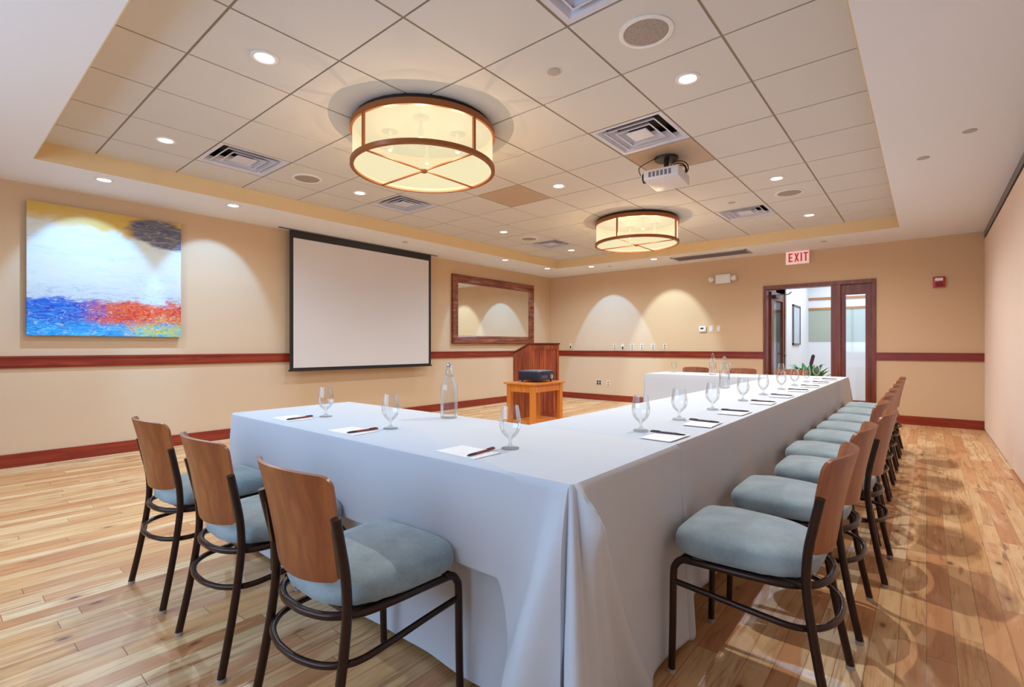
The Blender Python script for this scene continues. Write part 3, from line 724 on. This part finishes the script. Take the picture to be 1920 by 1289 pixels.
plate('wall_outlet', -6.01, 1.14, 0.075, 0.12, 'single outlet above the rail beside the back left corner', 'outlet', 'dark')
GP = 'row of wall plates just above the back chair rail'
for q, (x, kd, lb) in enumerate([(-4.93, 'duplex', 'leftmost wall plate of the row just above the back chair rail'), (-4.75, 'dark', 'wall plate with a dark socket, second of the row above the back rail'),
        (-4.54, 'duplex', 'wall plate just right of the one with the dark socket'), (-4.33, 'duplex', 'fourth wall plate from the left of the row above the back rail'),
        (-4.10, 'duplex', 'fifth wall plate of the row, second from its right end'), (-3.86, 'duplex', 'rightmost wall plate of the row above the back rail')]):
    plate('wall_outlet', x, 1.125, 0.075, 0.115, lb, 'outlet', kd, GP)
plate('wall_outlet', -5.30, 0.37, 0.12, 0.12, 'low outlet with black sockets on the back wall right of the lectern', 'outlet', 'quad')
plate('wall_outlet', -5.08, 0.36, 0.075, 0.12, 'low blank ivory plate beside the black sockets under the rail', 'outlet', 'duplex')

# ------------------------------------------------------------ tables and cloths
TZ = 0.745
def table(x0, x1, y0, y1, lb):
    t = thing('banquet_table', lb, 'table', ((x0+x1)/2, (y0+y1)/2, 0)); hx, hy = (x1-x0)/2, (y1-y0)/2
    bm = bmesh.new(); box(bm, -hx, hx, -hy, hy, TZ-0.03, TZ, bev=0.006); obj('tabletop', bm, M_oak, t)
    for sx in (-1, 1):
        for sy in (-1, 1):
            bm = bmesh.new(); tube(bm, [(sx*(hx-0.09), sy*(hy-0.09), 0), (sx*(hx-0.09), sy*(hy-0.09), TZ-0.03)], 0.014, 8); obj('leg', bm, M_grey, t)
NX0, NX1, NY0, NY1 = -3.02, -0.735, 1.135, 1.88
LX0 = -1.48
table(NX0+.01, NX1-.015, NY0+.015, NY1-.005, 'folding table under the white cloth at the near end of the U')
for k in range(3): 
    a = 1.885+k*1.835; table(LX0+.012, NX1-.015, a, a+1.83, ('folding table under the long cloth, next to the near table', 'middle folding table under the long white cloth', 'folding table under the far end of the long white cloth')[k])
table(-3.05+.01, LX0-.06, 6.56, 7.28, 'folding table under the white cloth at the far end of the U')

def drape(x0, x1, y0, y1, z, hang, flare, nper=10, amp=0.008, seed=0, freq=9.0, cornamp=0.022, rc=0.012, sides='nesw', zmin=0.006, cornfreq=5, cfl=None, step=0.035, NV=22, fold=False):
    """cloth lying on a rectangle and hanging down its sides; hang = {'s','e','n','w'} lengths"""
    rnd = random.Random(seed); ph = [rnd.random()*6.28 for _ in range(8)]
    bm = bmesh.new(); per = []
    order = [('s', (x0, y0), (x1, y0), (0, -1)), ('e', (x1, y0), (x1, y1), (1, 0)), ('n', (x1, y1), (x0, y1), (0, 1)), ('w', (x0, y1), (x0, y0), (-1, 0))]
    for k, (sd, a, b, nn) in enumerate(order):
        L = math.hypot(b[0]-a[0], b[1]-a[1]); n = max(4, int(L/step))
        nd = order[(k+1) % 4]; dx, dy = (b[0]-a[0])/L, (b[1]-a[1])/L
        for i in range(n+1):
            s = rc+(L-2*rc)*i/n; e0 = s/L
            d = min(s, L-s)
            per.append(((a[0]+dx*s, a[1]+dy*s), nn, hang[sd], d, s+k*13.7, None))
        if True:
            m = 22; cx_, cy_ = b[0]-rc*dx-0*nn[0], b[1]-rc*dy
            cx_ = b[0]-rc*(dx+nn[0]); cy_ = b[1]-rc*(dy+nn[1])
            for i in range(1, m):
                f = i/m; ang = f*PI/2; n2 = (nn[0]*math.cos(ang)+nd[3][0]*math.sin(ang), nn[1]*math.cos(ang)+nd[3][1]*math.sin(ang))
                h = hang[sd]*(1-f)+hang[nd[0]]*f
                per.append(((cx_+rc*n2[0], cy_+rc*n2[1]), n2, h, 0.0, f, (f, k, hang[sd], hang[nd[0]])))
    rows = []
    for (p, nn, h, d, s, c) in per:
        col = []; dB = dA = 9.0; fA = 0.0
        if fold:                                     # the heavy folds around the near right corner
            if nn == (0, -1): dB = x1-p[0]; f_ = max(0.0, min(1.0, (0.27-dB)/0.13)); h = h+0.42*f_*f_*(3-2*f_)
            if nn == (1, 0): dA = p[1]-y0
        for j in range(NV):
            t_ = j/(NV-1)
            if c:
                f, k, ha, hb = c; drop = math.sqrt((ha*(1-f))**2+(hb*f)**2)
                drop = max(drop, (ha*(1-f)+hb*f)*1.0+1.1*min(ha, hb)*math.sin(f*PI)**1.0*0.55)
                F_ = (cfl or {}).get(k, flare)
                hh = min(drop, z-zmin); q = hh*t_
                out = F_*(0.35+0.65*math.sin(f*PI))*(q/0.7)**0.9
                out += cornamp*(q/0.35 if q < 0.35 else 1.0)*math.sin(f*2*PI*cornfreq+ph[0])*math.sin(f*PI)**0.5
            else:
                hh = min(h, z-zmin); q = hh*t_
                w_ = min(1.0, d/0.18)
                out = 0.012*q/0.5+amp*(q/0.5)*(math.sin(freq*s+ph[1])+0.5*math.sin(2.3*freq*s+ph[2]))
                out += (1-w_)**2*flare*0.35*(q/0.7)
                g_ = q/0.72
                if dB < 1.0: out += 0.11*g_**0.8*math.exp(-((dB-0.17*g_)/(0.045+0.05*g_))**2)-0.012*math.exp(-((dB-0.30*g_)/0.03)**2)*g_
                if dA < 1.2:
                    k_ = min(1.0, q/0.12)
                    for a_, w_2, am in ((0.08, 0.022, 0.030), (0.20, 0.027, 0.036), (0.36, 0.036, 0.050)):
                        out += am*k_*(1-0.35*g_)*math.exp(-((dA-0.012-a_*g_**1.15)/(w_2*(0.5+g_)))**2)
                out = max(out, 0.001)
            # rounded edge
            rr = 0.008; zz = z-q
            if q < rr: ins = rr-math.sqrt(max(0, rr*rr-(rr-q)**2)); ins = rr*(1-math.sin(math.acos(max(-1, min(1, (rr-q)/rr)))))
            else: ins = 0
            col.append((p[0]+nn[0]*(out-ins+0.003), p[1]+nn[1]*(out-ins+0.003), zz))
        rows.append(col)
    V = grid(bm, len(rows), NV, lambda i, j: rows[i][j], closeu=True)
    top = [V[i][0] for i in range(len(rows))]
    # subdivided top
    bm.faces.new(top[::-1])
    return bm
def solid(o, th=0.0025):
    m = o.modifiers.new('thickness', 'SOLIDIFY'); m.thickness = th; m.offset = 1
# floor-length under cloth of the near table, shorter top cloth with the long corner fold
bm = drape(NX0+.012, NX1-.012, NY0+.055, NY1-.012, TZ+0.001, dict(s=.72, e=.72, n=.72, w=.72), 0.0, amp=0.004, seed=3, cornamp=0.0)
o = obj('tablecloth', bm, M_linen, smooth=True); tag(o, 'floor-length white under cloth below the shorter top cloth on the near table', 'tablecloth')
bm = drape(NX0, NX1, NY0, NY1, TZ+0.006, dict(s=.325, e=.73, n=.30, w=.30), 0.05, amp=0.006, seed=5, cornamp=0.016, cfl={0: 0.10, 3: 0.02}, cornfreq=1.5, step=0.008, NV=64, fold=True)
o = obj('tablecloth', bm, M_linen, smooth=True); solid(o); tag(o, 'white top cloth on the near table, its corner folds falling to the floor', 'tablecloth')
bm = drape(LX0, NX1-.006, NY1+.008, 7.39, TZ+0.003, dict(s=.05, e=.63, n=.6, w=.6), 0.10, amp=0.003, seed=8, cornamp=0.01, cfl={0: 0.0, 3: 0.0})
o = obj('tablecloth', bm, M_linen, smooth=True); solid(o); tag(o, 'long white tablecloth running beside the right row of chairs', 'tablecloth')
bm = drape(-3.05, LX0-.008, 6.55, 7.29, TZ+0.003, dict(s=.7, e=.05, n=.6, w=.6), 0.01, amp=0.004, seed=9, cornamp=0.01, cfl={0: 0.0, 1: 0.0, 3: 0.0})
o = obj('tablecloth', bm, M_linen, smooth=True); solid(o); tag(o, 'white tablecloth on the far table in front of the back wall', 'tablecloth')
CT = TZ+0.0088

# ------------------------------------------------------------ chairs
def rot_pts(pts, sx): return [(sx*p[0], p[1], p[2]) for p in pts]
def make_chair():
    t = thing('dining_chair', '', 'chair')
    # cushion
    bm = bmesh.new(); N = 56
    def outline(a, k):
        c, s = math.cos(a), math.sin(a); e = 0.46 if s > 0 else 0.66
        x = math.copysign(abs(c)**e, c); y = math.copysign(abs(s)**e, s)
        hw_ = 0.212+0.014*y
        return Vector((x*hw_*k, 0.03+y*0.222*k if y > 0 else 0.03+y*0.215*k, 0))
    layers = [(0.93, 0.417), (0.985, 0.424), (1.01, 0.440), (1.01, 0.458), (0.985, 0.474), (0.93, 0.486), (0.80, 0.496), (0.55, 0.503), (0.28, 0.506)]
    rings = []
    for k, z in layers:
        ring = []
        for i in range(N):
            a = i*2*PI/N; p = outline(a, k); zz = z
            if z > 0.45: zz += 0.006*math.sin(a)+0.0025*math.sin(5*a+k*9)*k
            rip = 0.0025*math.sin(34*a) if (z < 0.45 and math.sin(a) < -0.1) else 0
            p.z = zz; p.x += rip*math.cos(a); p.y += rip*math.sin(a); ring.append(bm.verts.new(p))
        rings.append(ring)
    for A, B in zip(rings, rings[1:]):
        for i in range(N): bm.faces.new((A[i], A[(i+1) % N], B[(i+1) % N], B[i]))
    bm.faces.new(rings[0][::-1]); c = bm.verts.new((0, 0.03, 0.507))
    for i in range(N): bm.faces.new((rings[-1][i], rings[-1][(i+1) % N], c))
    obj('seat_cushion', bm, M_seat, t, 'all')
    # seat frame hoop
    pts = [(0.203, 0.185, 0.4), (0.203, 0.10, 0.403), (0.196, -0.03, 0.403), (0.18, -0.12, 0.403), (0.13, -0.18, 0.403), (0.06, -0.207, 0.403), (0, -0.211, 0.403)]
    pts = pts+[(-x, y, z) for x, y, z in pts[-2::-1]]
    bm = bmesh.new(); tube(bm, smoothpath(pts, 5), 0.0115, 10)
    tube(bm, [(-0.19, 0.205, 0.398), (0.19, 0.205, 0.398)], 0.010, 8)
    box(bm, -0.18, 0.18, -0.15, 0.2, 0.405, 0.418); obj('seat_frame', bm, M_metal, t, True)
    for s in (1, -1):
        bm = bmesh.new()
        tube(bm, smoothpath(rot_pts([(0.205, 0.238, 0.012), (0.205, 0.234, 0.18), (0.204, 0.232, 0.34), (0.203, 0.225, 0.375), (0.203, 0.205, 0.397), (0.203, 0.17, 0.403)], s), 5), 0.0125, 10)
        lg = obj('leg', bm, M_metal, t, True)
        bm = bmesh.new(); lathe(bm, [(0, 0), (0.014, 0), (0.015, 0.014), (0, 0.015)], 12, (s*0.205, 0.238, 0)); obj('foot_glide', bm, M_rubber, lg)
    for s in (1, -1):
        bm = bmesh.new()
        tube(bm, smoothpath(rot_pts([(0.212, -0.236, 0.012), (0.207, -0.206, 0.16), (0.203, -0.182, 0.30), (0.201, -0.168, 0.42), (0.202, -0.172, 0.52), (0.206, -0.187, 0.60), (0.210, -0.206, 0.69)], s), 5), 0.0135, 10)
        lg = obj('leg', bm, M_metal, t, True)
        bm = bmesh.new(); lathe(bm, [(0, 0), (0.014, 0), (0.015, 0.014), (0, 0.015)], 12, (s*0.212, -0.236, 0)); obj('foot_glide', bm, M_rubber, lg)
    pts = [(0.204, 0.226, 0.318), (0.204, 0.10, 0.308), (0.208, -0.05, 0.297), (0.204, -0.13, 0.291), (0.178, -0.175, 0.288), (0.13, -0.21, 0.286), (0.06, -0.230, 0.285), (0, -0.234, 0.285)]
    pts = pts+[(-x, y, z) for x, y, z in pts[-2::-1]]
    bm = bmesh.new(); tube(bm, smoothpath(pts, 5), 0.010, 10); obj('stretcher', bm, M_metal, t, True)
    # bent plywood back with rounded corners
    def back(u, v):
        s = 2*u-1; z0, z1 = 0.502, 0.80
        hw_ = 0.178+0.028*v
        r = 0.032                                   # corner rounding via width shrink near top and bottom
        hz = (z1-z0); dv = min(v, 1-v)*hz
        if dv < r: hw_ -= r-math.sqrt(max(0, r*r-(r-dv)**2))
        # bottom dips slightly in the middle
        x = s*hw_; z = z0+v*hz-(0.012*(1-s*s)*(1-v))+0.006*(1-s*s)*v
        y = -0.212-0.042*v-0.02*v*v+0.055*(s*hw_/0.2)**2
        nrm = Vector((-0.55*s*hw_/0.2, 1, 0.15)).normalized()
        return (x, y, z), nrm
    bk = obj('backrest', sheet(lambda u, v: back(u, 0.5-0.5*math.cos(v*PI)), 21, 25, 0.011), M_chairwood, t, True)
    for s in (1, -1):
        bm = bmesh.new(); 
        A = [(s*0.199, -0.176, 0.525), (s*0.203, -0.196, 0.655)]
        for (x, y, z), (x2, y2, z2) in ((A[0], A[1]),):
            vs = []
            for dx in (-0.014, 0.006):
                for dy in (-0.010, 0.004):
                    vs.append((dx*s, dy))
            lo = [bm.verts.new((x+a, y+b, z)) for a, b in (vs[0], vs[1], vs[3], vs[2])]; hi = [bm.verts.new((x2+a, y2+b, z2)) for a, b in (vs[0], vs[1], vs[3], vs[2])]
            bm.faces.new(lo[::-1]); bm.faces.new(hi)
            for k in range(4): bm.faces.new((lo[k], lo[(k+1) % 4], hi[(k+1) % 4], hi[k]))
        br = obj('back_bracket', bm, M_metal, t)
        for zz in (0.545, 0.635):
            bm = bmesh.new(); lathe(bm, [(0, 0.006), (0.006, 0.005), (0.008, 0), (0, -0.002)], 10)
            bmesh.ops.rotate(bm, verts=bm.verts, cent=(0, 0, 0), matrix=Matrix.Rotation(-PI/2, 3, 'X'))
            yb = -0.212-0.06*((zz-0.5)/0.3)+0.05; bmesh.ops.translate(bm, verts=bm.verts, vec=(s*0.176, yb+0.004, zz))
            obj('screw', bm, M_steel, br)
    return t
ch = make_chair()
GN, GR, GF = 'chairs along the near table', 'row of chairs along the long table at right', 'chairs behind the far table'
ch.location = (-1.365, 0.886, 0); ch['label'] = 'nearest of the three left chairs, wooden back towards the camera, blue-grey seat'; ch['group'] = GN
dup(ch, (-2.03, 0.886, 0), 0.0, 'middle of the three wooden-backed chairs at the near table', GN)
dup(ch, (-2.70, 0.89, 0), 0.03, 'leftmost wooden-backed chair at the near table, nearest the left wall', GN)
rows = [(-0.44, 1.88, 'front chair of the right row, largest blue-grey seat beside the near cloth seam'),
        (-0.43, 2.50, 'second chair from the front in the right row'), (-0.385, 3.12, 'third chair from the front in the right row'),
        (-0.44, 3.66, 'fourth chair from the front in the right row'), (-0.44, 4.27, 'fifth chair in the right row, at its middle'),
        (-0.44, 4.82, 'sixth chair from the front, fourth from the far end of the right row'), (-0.44, 5.42, 'third chair from the far end of the right row'),
        (-0.44, 6.05, 'second chair from the far end of the right row'), (-0.44, 6.68, 'farthest chair of the right row, before the doorway')]
for k, (x, y, lb) in enumerate(rows): dup(ch, (x, y, 0), PI/2, lb, GR)
for x, lb in ((-2.78, 'left chair behind the far table, only its back edge showing'), (-2.10, 'middle chair behind the far table, between bottle and door frame'), (-1.46, 'right chair behind the far table, in front of the doorway plant')):
    dup(ch, (x, 7.68 if x > -2 else 7.60, 0), PI, lb, GF)

# ------------------------------------------------------------ table ware
def make_glass():
    t = thing('water_goblet', '', 'glass')
    bm = bmesh.new()
    lathe(bm, [(0.033, 0.002), (0.034, 0.0035), (0.025, 0.006), (0.010, 0.011), (0.0055, 0.018), (0.005, 0.028), (0.008, 0.037), (0.020, 0.046), (0.033, 0.062), (0.0395, 0.082), (0.0395, 0.105), (0.035, 0.135), (0.031, 0.158)], 36)
    obj('bowl', bm, M_glass, t, 'all')
    bm = bmesh.new(); lathe(bm, [(0, 0.0), (0.033, 0.0), (0.033, 0.002), (0, 0.003)], 36); obj('foot', bm, M_glass, t, True)
    return t
gl = make_glass(); gfirst = True
def place_glass(x, y, lb, grp):
    global gfirst
    if gfirst: gl.location = (x, y, CT); gl['label'] = lb; gl['group'] = grp; gfirst = False
    else: dup(gl, (x, y, CT), 0, lb, grp)
def make_pen():
    t = thing('pen', '', 'pen')
    bm = bmesh.new(); tube(bm, [(0, -0.03, 0.005), (0, 0.07, 0.005)], 0.0045, 8); obj('barrel', bm, M_penred, t, True)
    bm = bmesh.new(); tube(bm, [(0, -0.075, 0.005), (0, -0.064, 0.005), (0, -0.03, 0.005)], [0.001, 0.004, 0.0047], 8); obj('grip', bm, M_pendark, t, True)
    bm = bmesh.new(); tube(bm, [(0, 0.07, 0.005), (0, 0.078, 0.005)], 0.0035, 8); box(bm, -0.0015, 0.0015, 0.035, 0.072, 0.0095, 0.0115); obj('clip', bm, M_pendark, t, True)
    return t
pen = make_pen(); pfirst = True
M_pengrey = plain('pen dark barrel', srgb(84, 66, 74), 0.3)
pen2 = None
def place_set(x, y, rz, who, grp, q):
    """x, y: where the pen lies; local frame of the sitter (rz)"""
    global pfirst, pen2
    c, s = math.cos(rz), math.sin(rz)
    T = lambda a, b: (x+a*c-b*s, y+a*s+b*c)
    sx, sy = T(-0.055, -0.01)
    bm = bmesh.new()
    for k in range(3): 
        vs = bmbox  # stacked leaves
        box(bm, -0.1+0.0006*k, 0.1+0.0006*k, -0.066, 0.066, 0.0006*k, 0.0006*k+0.0005)
    o = obj('note_paper', bm, M_paper, loc=(sx, sy, CT)); o.rotation_euler = (0, 0, rz+(0.04 if q % 2 else -0.03))
    tag(o, 'white note sheets with a pen '+who, 'note paper', 'note sheets on the tables')
    px, py = T(0.0, 0.0); a = rz+(0.08, -0.05, 0.12)[q % 3]
    if pfirst: pen.location = (px, py, CT+0.0018); pen.rotation_euler = (0, 0, a); pen['label'] = 'dark and red pen '+who; pen['group'] = 'pens on the tables'; pfirst = False
    elif rz == 0: dup(pen, (px, py, CT+0.0018), a, 'dark and red pen '+who, 'pens on the tables')
    else:

        o2 = dup(pen, (px, py, CT+0.0018), a, 'slim dark pen '+who, 'pens on the tables')
        b_ = [c_ for c_ in o2.children if c_.name.startswith('barrel')][0]
        if pen2 is None: pen2 = b_.data.copy(); pen2.materials[0] = M_pengrey
        b_.data = pen2
    gx_, gy_ = T(0.02, 0.135)
    place_glass(gx_, gy_, 'empty stemmed water glass '+who, grp)
place_set(-1.197, 1.262, 0, 'in front of the nearest left chair', 'goblets on the near table', 0)
place_set(-1.90, 1.247, 0, 'in front of the middle left chair', 'goblets on the near table', 1)
place_set(-2.49, 1.262, 0, 'in front of the leftmost chair at the near table', 'goblets on the near table', 2)
ys = [2.05, 2.50, 3.02, 3.66, 4.22, 4.85, 5.42, 6.05, 6.66]
who = ['before the front chair of the right row', 'before the second chair of the right row', 'before the third chair of the right row', 'before the fourth chair of the right row',
       'before the fifth chair of the right row', 'before the sixth chair of the right row', 'before the seventh chair of the right row', 'before the eighth chair of the right row', 'before the farthest chair of the right row']
for q, (y, lb) in enumerate(zip(ys, who)): place_set(-0.845, y, PI/2, lb, 'goblets on the long table', q)
place_glass(-2.85, 7.12, 'empty stemmed glass alone near the left end of the far table', 'goblets on the far table')
place_glass(-2.06, 7.02, 'empty stemmed glass on the far table just right of the bottle', 'goblets on the far table')
place_glass(-1.42, 7.05, 'empty stemmed glass at the right end of the far table by the doorway', 'goblets on the far table')
def make_bottle():
    t = thing('swing_top_bottle', '', 'bottle')
    bm = bmesh.new()
    lathe(bm, [(0, 0.004), (0.038, 0.0), (0.044, 0.004), (0.0455, 0.012), (0.0455, 0.15), (0.043, 0.172), (0.034, 0.196), (0.022, 0.222), (0.015, 0.245), (0.0135, 0.262), (0.016, 0.264), (0.016, 0.272)], 40)
    obj('glass_body', bm, M_bottle, t, 'all')
    bm = bmesh.new(); lathe(bm, [(0, 0.268), (0.010, 0.268), (0.012, 0.276), (0.009, 0.286), (0, 0.289)], 16); obj('stopper', bm, M_steel, t, True)
    bm = bmesh.new()
    tube(bm, smoothpath([(0.017, 0, 0.255), (0.024, 0, 0.245), (0.02, 0, 0.225), (0, 0.024, 0.215), (-0.02, 0, 0.225), (-0.024, 0, 0.245), (-0.017, 0, 0.255)]), 0.0013, 6)
    tube(bm, smoothpath([(0.02, 0, 0.252), (0.014, 0, 0.275), (0, 0, 0.290), (-0.014, 0, 0.275), (-0.02, 0, 0.252)]), 0.0013, 6)
    obj('wire_bail', bm, M_steel, t, True)
    return t
bo = make_bottle(); bo.location = (-1.93, 1.79, CT); bo['label'] = 'clear swing-top bottle standing on the near table'; bo['group'] = 'swing-top water bottles'
dup(bo, (-1.41, 4.70, CT), 0.5, 'clear swing-top bottle on the inner edge of the long table')
dup(bo, (-2.19, 6.80, CT), 1.2, 'clear swing-top bottle on the far table, farthest from the camera')

# ------------------------------------------------------------ lectern, stand and table projector
t = thing('lectern', 'tall reddish wooden lectern with slatted front panel and slanted top', 'lectern', (-4.58, 6.04, 0), math.radians(-14))
W2, D2 = 0.27, 0.20          # front faces +x; width along y, depth along x
def sidepoly(bm, y0, y1):
    pr = [(D2, 0.0), (D2, 1.155), (-D2, 1.02), (-D2, 0.0)]
    A = [bm.verts.new((x, y0, z)) for x, z in pr]; B = [bm.verts.new((x, y1, z)) for x, z in pr]
    bm.faces.new(A[::-1]); bm.faces.new(B)
    for k in range(4): bm.faces.new((A[k], A[(k+1) % 4], B[(k+1) % 4], B[k]))
for s in (-1, 1):
    bm = bmesh.new(); sidepoly(bm, s*W2-0.011, s*W2+0.011); obj('side_panel', bm, M_lectern, t)
bm = bmesh.new(); n = 6; wdt = (2*W2-0.03)/n
for k in range(n): box(bm, D2-0.028, D2-0.008, -W2+0.015+k*wdt+0.002, -W2+0.015+(k+1)*wdt-0.002, 0.06, 1.10, bev=0.003)
obj('front_panel', bm, M_lectern, t)
bm = bmesh.new()
for s in (-1, 1): box(bm, D2-0.012, D2+0.006, s*(W2-0.0)-0.022, s*(W2-0.0)+0.022, 0.0, 1.15, bev=0.002)
box(bm, D2-0.012, D2+0.005, -W2, W2, 1.085, 1.15); box(bm, D2-0.012, D2+0.005, -W2, W2, 0.0, 0.12)
obj('front_frame', bm, M_lectern, t)
bm = bmesh.new()
A = []
for x, z in ((D2+0.02, 1.162), (D2+0.02, 1.182), (-D2-0.03, 1.029), (-D2-0.03, 1.009)): A.append([bm.verts.new((x, y, z+0.0)) for y in (-W2-0.03, W2+0.03)])
for k in range(4): bm.faces.new((A[k][0], A[k][1], A[(k+1) % 4][1], A[(k+1) % 4][0]))
bm.faces.new([a[0] for a in A]); bm.faces.new([a[1] for a in A][::-1])
obj('slanted_top', bm, wood('dark cherry edge', srgb(140, 62, 34), srgb(90, 30, 16), 'Y'), t)
obj('shelf', bmbox(-D2, D2-0.02, -W2+0.012, W2-0.012, 0.5, 0.52), M_lectern, t)
sx0, sx1, sy0, sy1, sz = -4.24, -3.80, 4.96, 5.62, 0.66
t = thing('side_stand', 'small honey oak side table in front of the lectern', 'side table', ((sx0+sx1)/2, (sy0+sy1)/2, 0))
hx, hy = (sx1-sx0)/2, (sy1-sy0)/2
bm = bmesh.new(); box(bm, -hx-0.03, hx+0.03, -hy-0.03, hy+0.03, sz-0.022, sz, bev=0.005); obj('tabletop', bm, M_oak, t, True)
bm = bmesh.new()
box(bm, -hx+.04, hx-.04, -hy+.012, -hy+.032, sz-0.12, sz-.022); box(bm, -hx+.04, hx-.04, hy-.032, hy-.012, sz-0.12, sz-.022)
box(bm, -hx+.012, -hx+.032, -hy+.04, hy-.04, sz-0.12, sz-.022); box(bm, hx-.032, hx-.012, -hy+.04, hy-.04, sz-0.12, sz-.022)
obj('apron', bm, M_oak, t)
for sx in (-1, 1):
    for sy in (-1, 1):
        bm = bmesh.new(); cx_, cy_ = sx*(hx-0.03), sy*(hy-0.03); box(bm, cx_-0.03, cx_+0.03, cy_-0.03, cy_+0.03, 0, sz-0.022, bev=0.003); obj('leg', bm, M_oak, t)
obj('lower_shelf', bmbox(-hx+.05, hx-.05, -hy+.05, hy-.05, 0.14, 0.16), M_oak, t)
t = thing('table_projector', 'black portable projector resting on the small oak side table', 'projector', (-4.02, 5.33, sz), math.radians(4))
bm = bmesh.new(); box(bm, -0.17, 0.17, -0.20, 0.18, 0.022, 0.145, bev=0.018); obj('body', bm, plain('dark navy plastic', srgb(30, 30, 52), 0.35), t, True)
bm = bmesh.new(); box(bm, -0.15, 0.15, -0.17, 0.15, 0.145, 0.151, bev=0.002); obj('top_cover', bm, plain('grey plastic lid', srgb(104, 100, 102), 0.5), t)
bm = bmesh.new(); lathe(bm, [(0, 0.004), (0.028, 0.006), (0.034, 0.012), (0.036, 0), (0, 0)], 20)
bmesh.ops.rotate(bm, verts=bm.verts, cent=(0, 0, 0), matrix=Matrix.Rotation(PI/2, 3, 'Y')); bmesh.ops.translate(bm, verts=bm.verts, vec=(0.168, 0.09, 0.07)); obj('lens', bm, M_steel, t, True)
bm = bmesh.new()
for k in range(5): box(bm, 0.168, 0.172, -0.15+k*0.03, -0.135+k*0.03, 0.05, 0.09)
obj('vent_slots', bm, M_grey, t)
bm = bmesh.new()
for x, y in ((-0.13, -0.16), (0.13, -0.16), (-0.13, 0.14), (0.13, 0.14)): tube(bm, [(x, y, 0), (x, y, 0.03)], 0.012, 8)
obj('feet', bm, M_black, t)

# ------------------------------------------------------------ plant in the corridor
t = thing('potted_plant', 'leafy green plant in a terracotta pot beyond the doorway', 'plant', (-1.58, 9.95, 0.0))
bm = bmesh.new(); lathe(bm, [(0, 0), (0.15, 0), (0.19, 0.36), (0.205, 0.37), (0.205, 0.41), (0.175, 0.41), (0.17, 0.37), (0, 0.37)], 28); obj('pot', bm, plain('terracotta', srgb(160, 84, 54), 0.7), t, True)
bm = bmesh.new(); rnd = random.Random(4)
for k in range(70):
    a = rnd.random()*2*PI; L_ = rnd.uniform(0.36, 0.56); el = rnd.uniform(0.45, 1.3); wd = rnd.uniform(0.03, 0.05)
    pts = []
    for q in range(7):
        f = q/6; r = L_*f*math.cos(el)+0.05; z = 0.40+L_*f*math.sin(el)*(1.25-0.35*f*f)
        pts.append((r, z, wd*math.sin(min(1, f*1.02+0.03)*PI)**0.8))
    ca, sa = math.cos(a), math.sin(a); rows_ = []
    for r, z, w_ in pts:
        rows_.append([bm.verts.new((r*ca-w_*sa*m, r*sa+w_*ca*m, z+abs(m)*w_*0.35)) for m in (-1, 0, 1)])
    for A, B in zip(rows_, rows_[1:]):
        for m in (0, 1): bm.faces.new((A[m], A[m+1], B[m+1], B[m]))
obj('leaves', bm, plain('leaf green', srgb(26, 160, 72), 0.4, var=0.2, scale=6), t, True)
bm = bmesh.new(); tube(bm, smoothpath([(0.0, 0, 0.37), (0.02, 0.0, 0.7), (0.04, 0, 0.82), (0.08, 0.0, 0.99)]), [0.006]*12+[0.028]*6+[0.01], 10); obj('seed_head', bm, plain('brown seed head', srgb(92, 62, 66), 0.7), t, True)
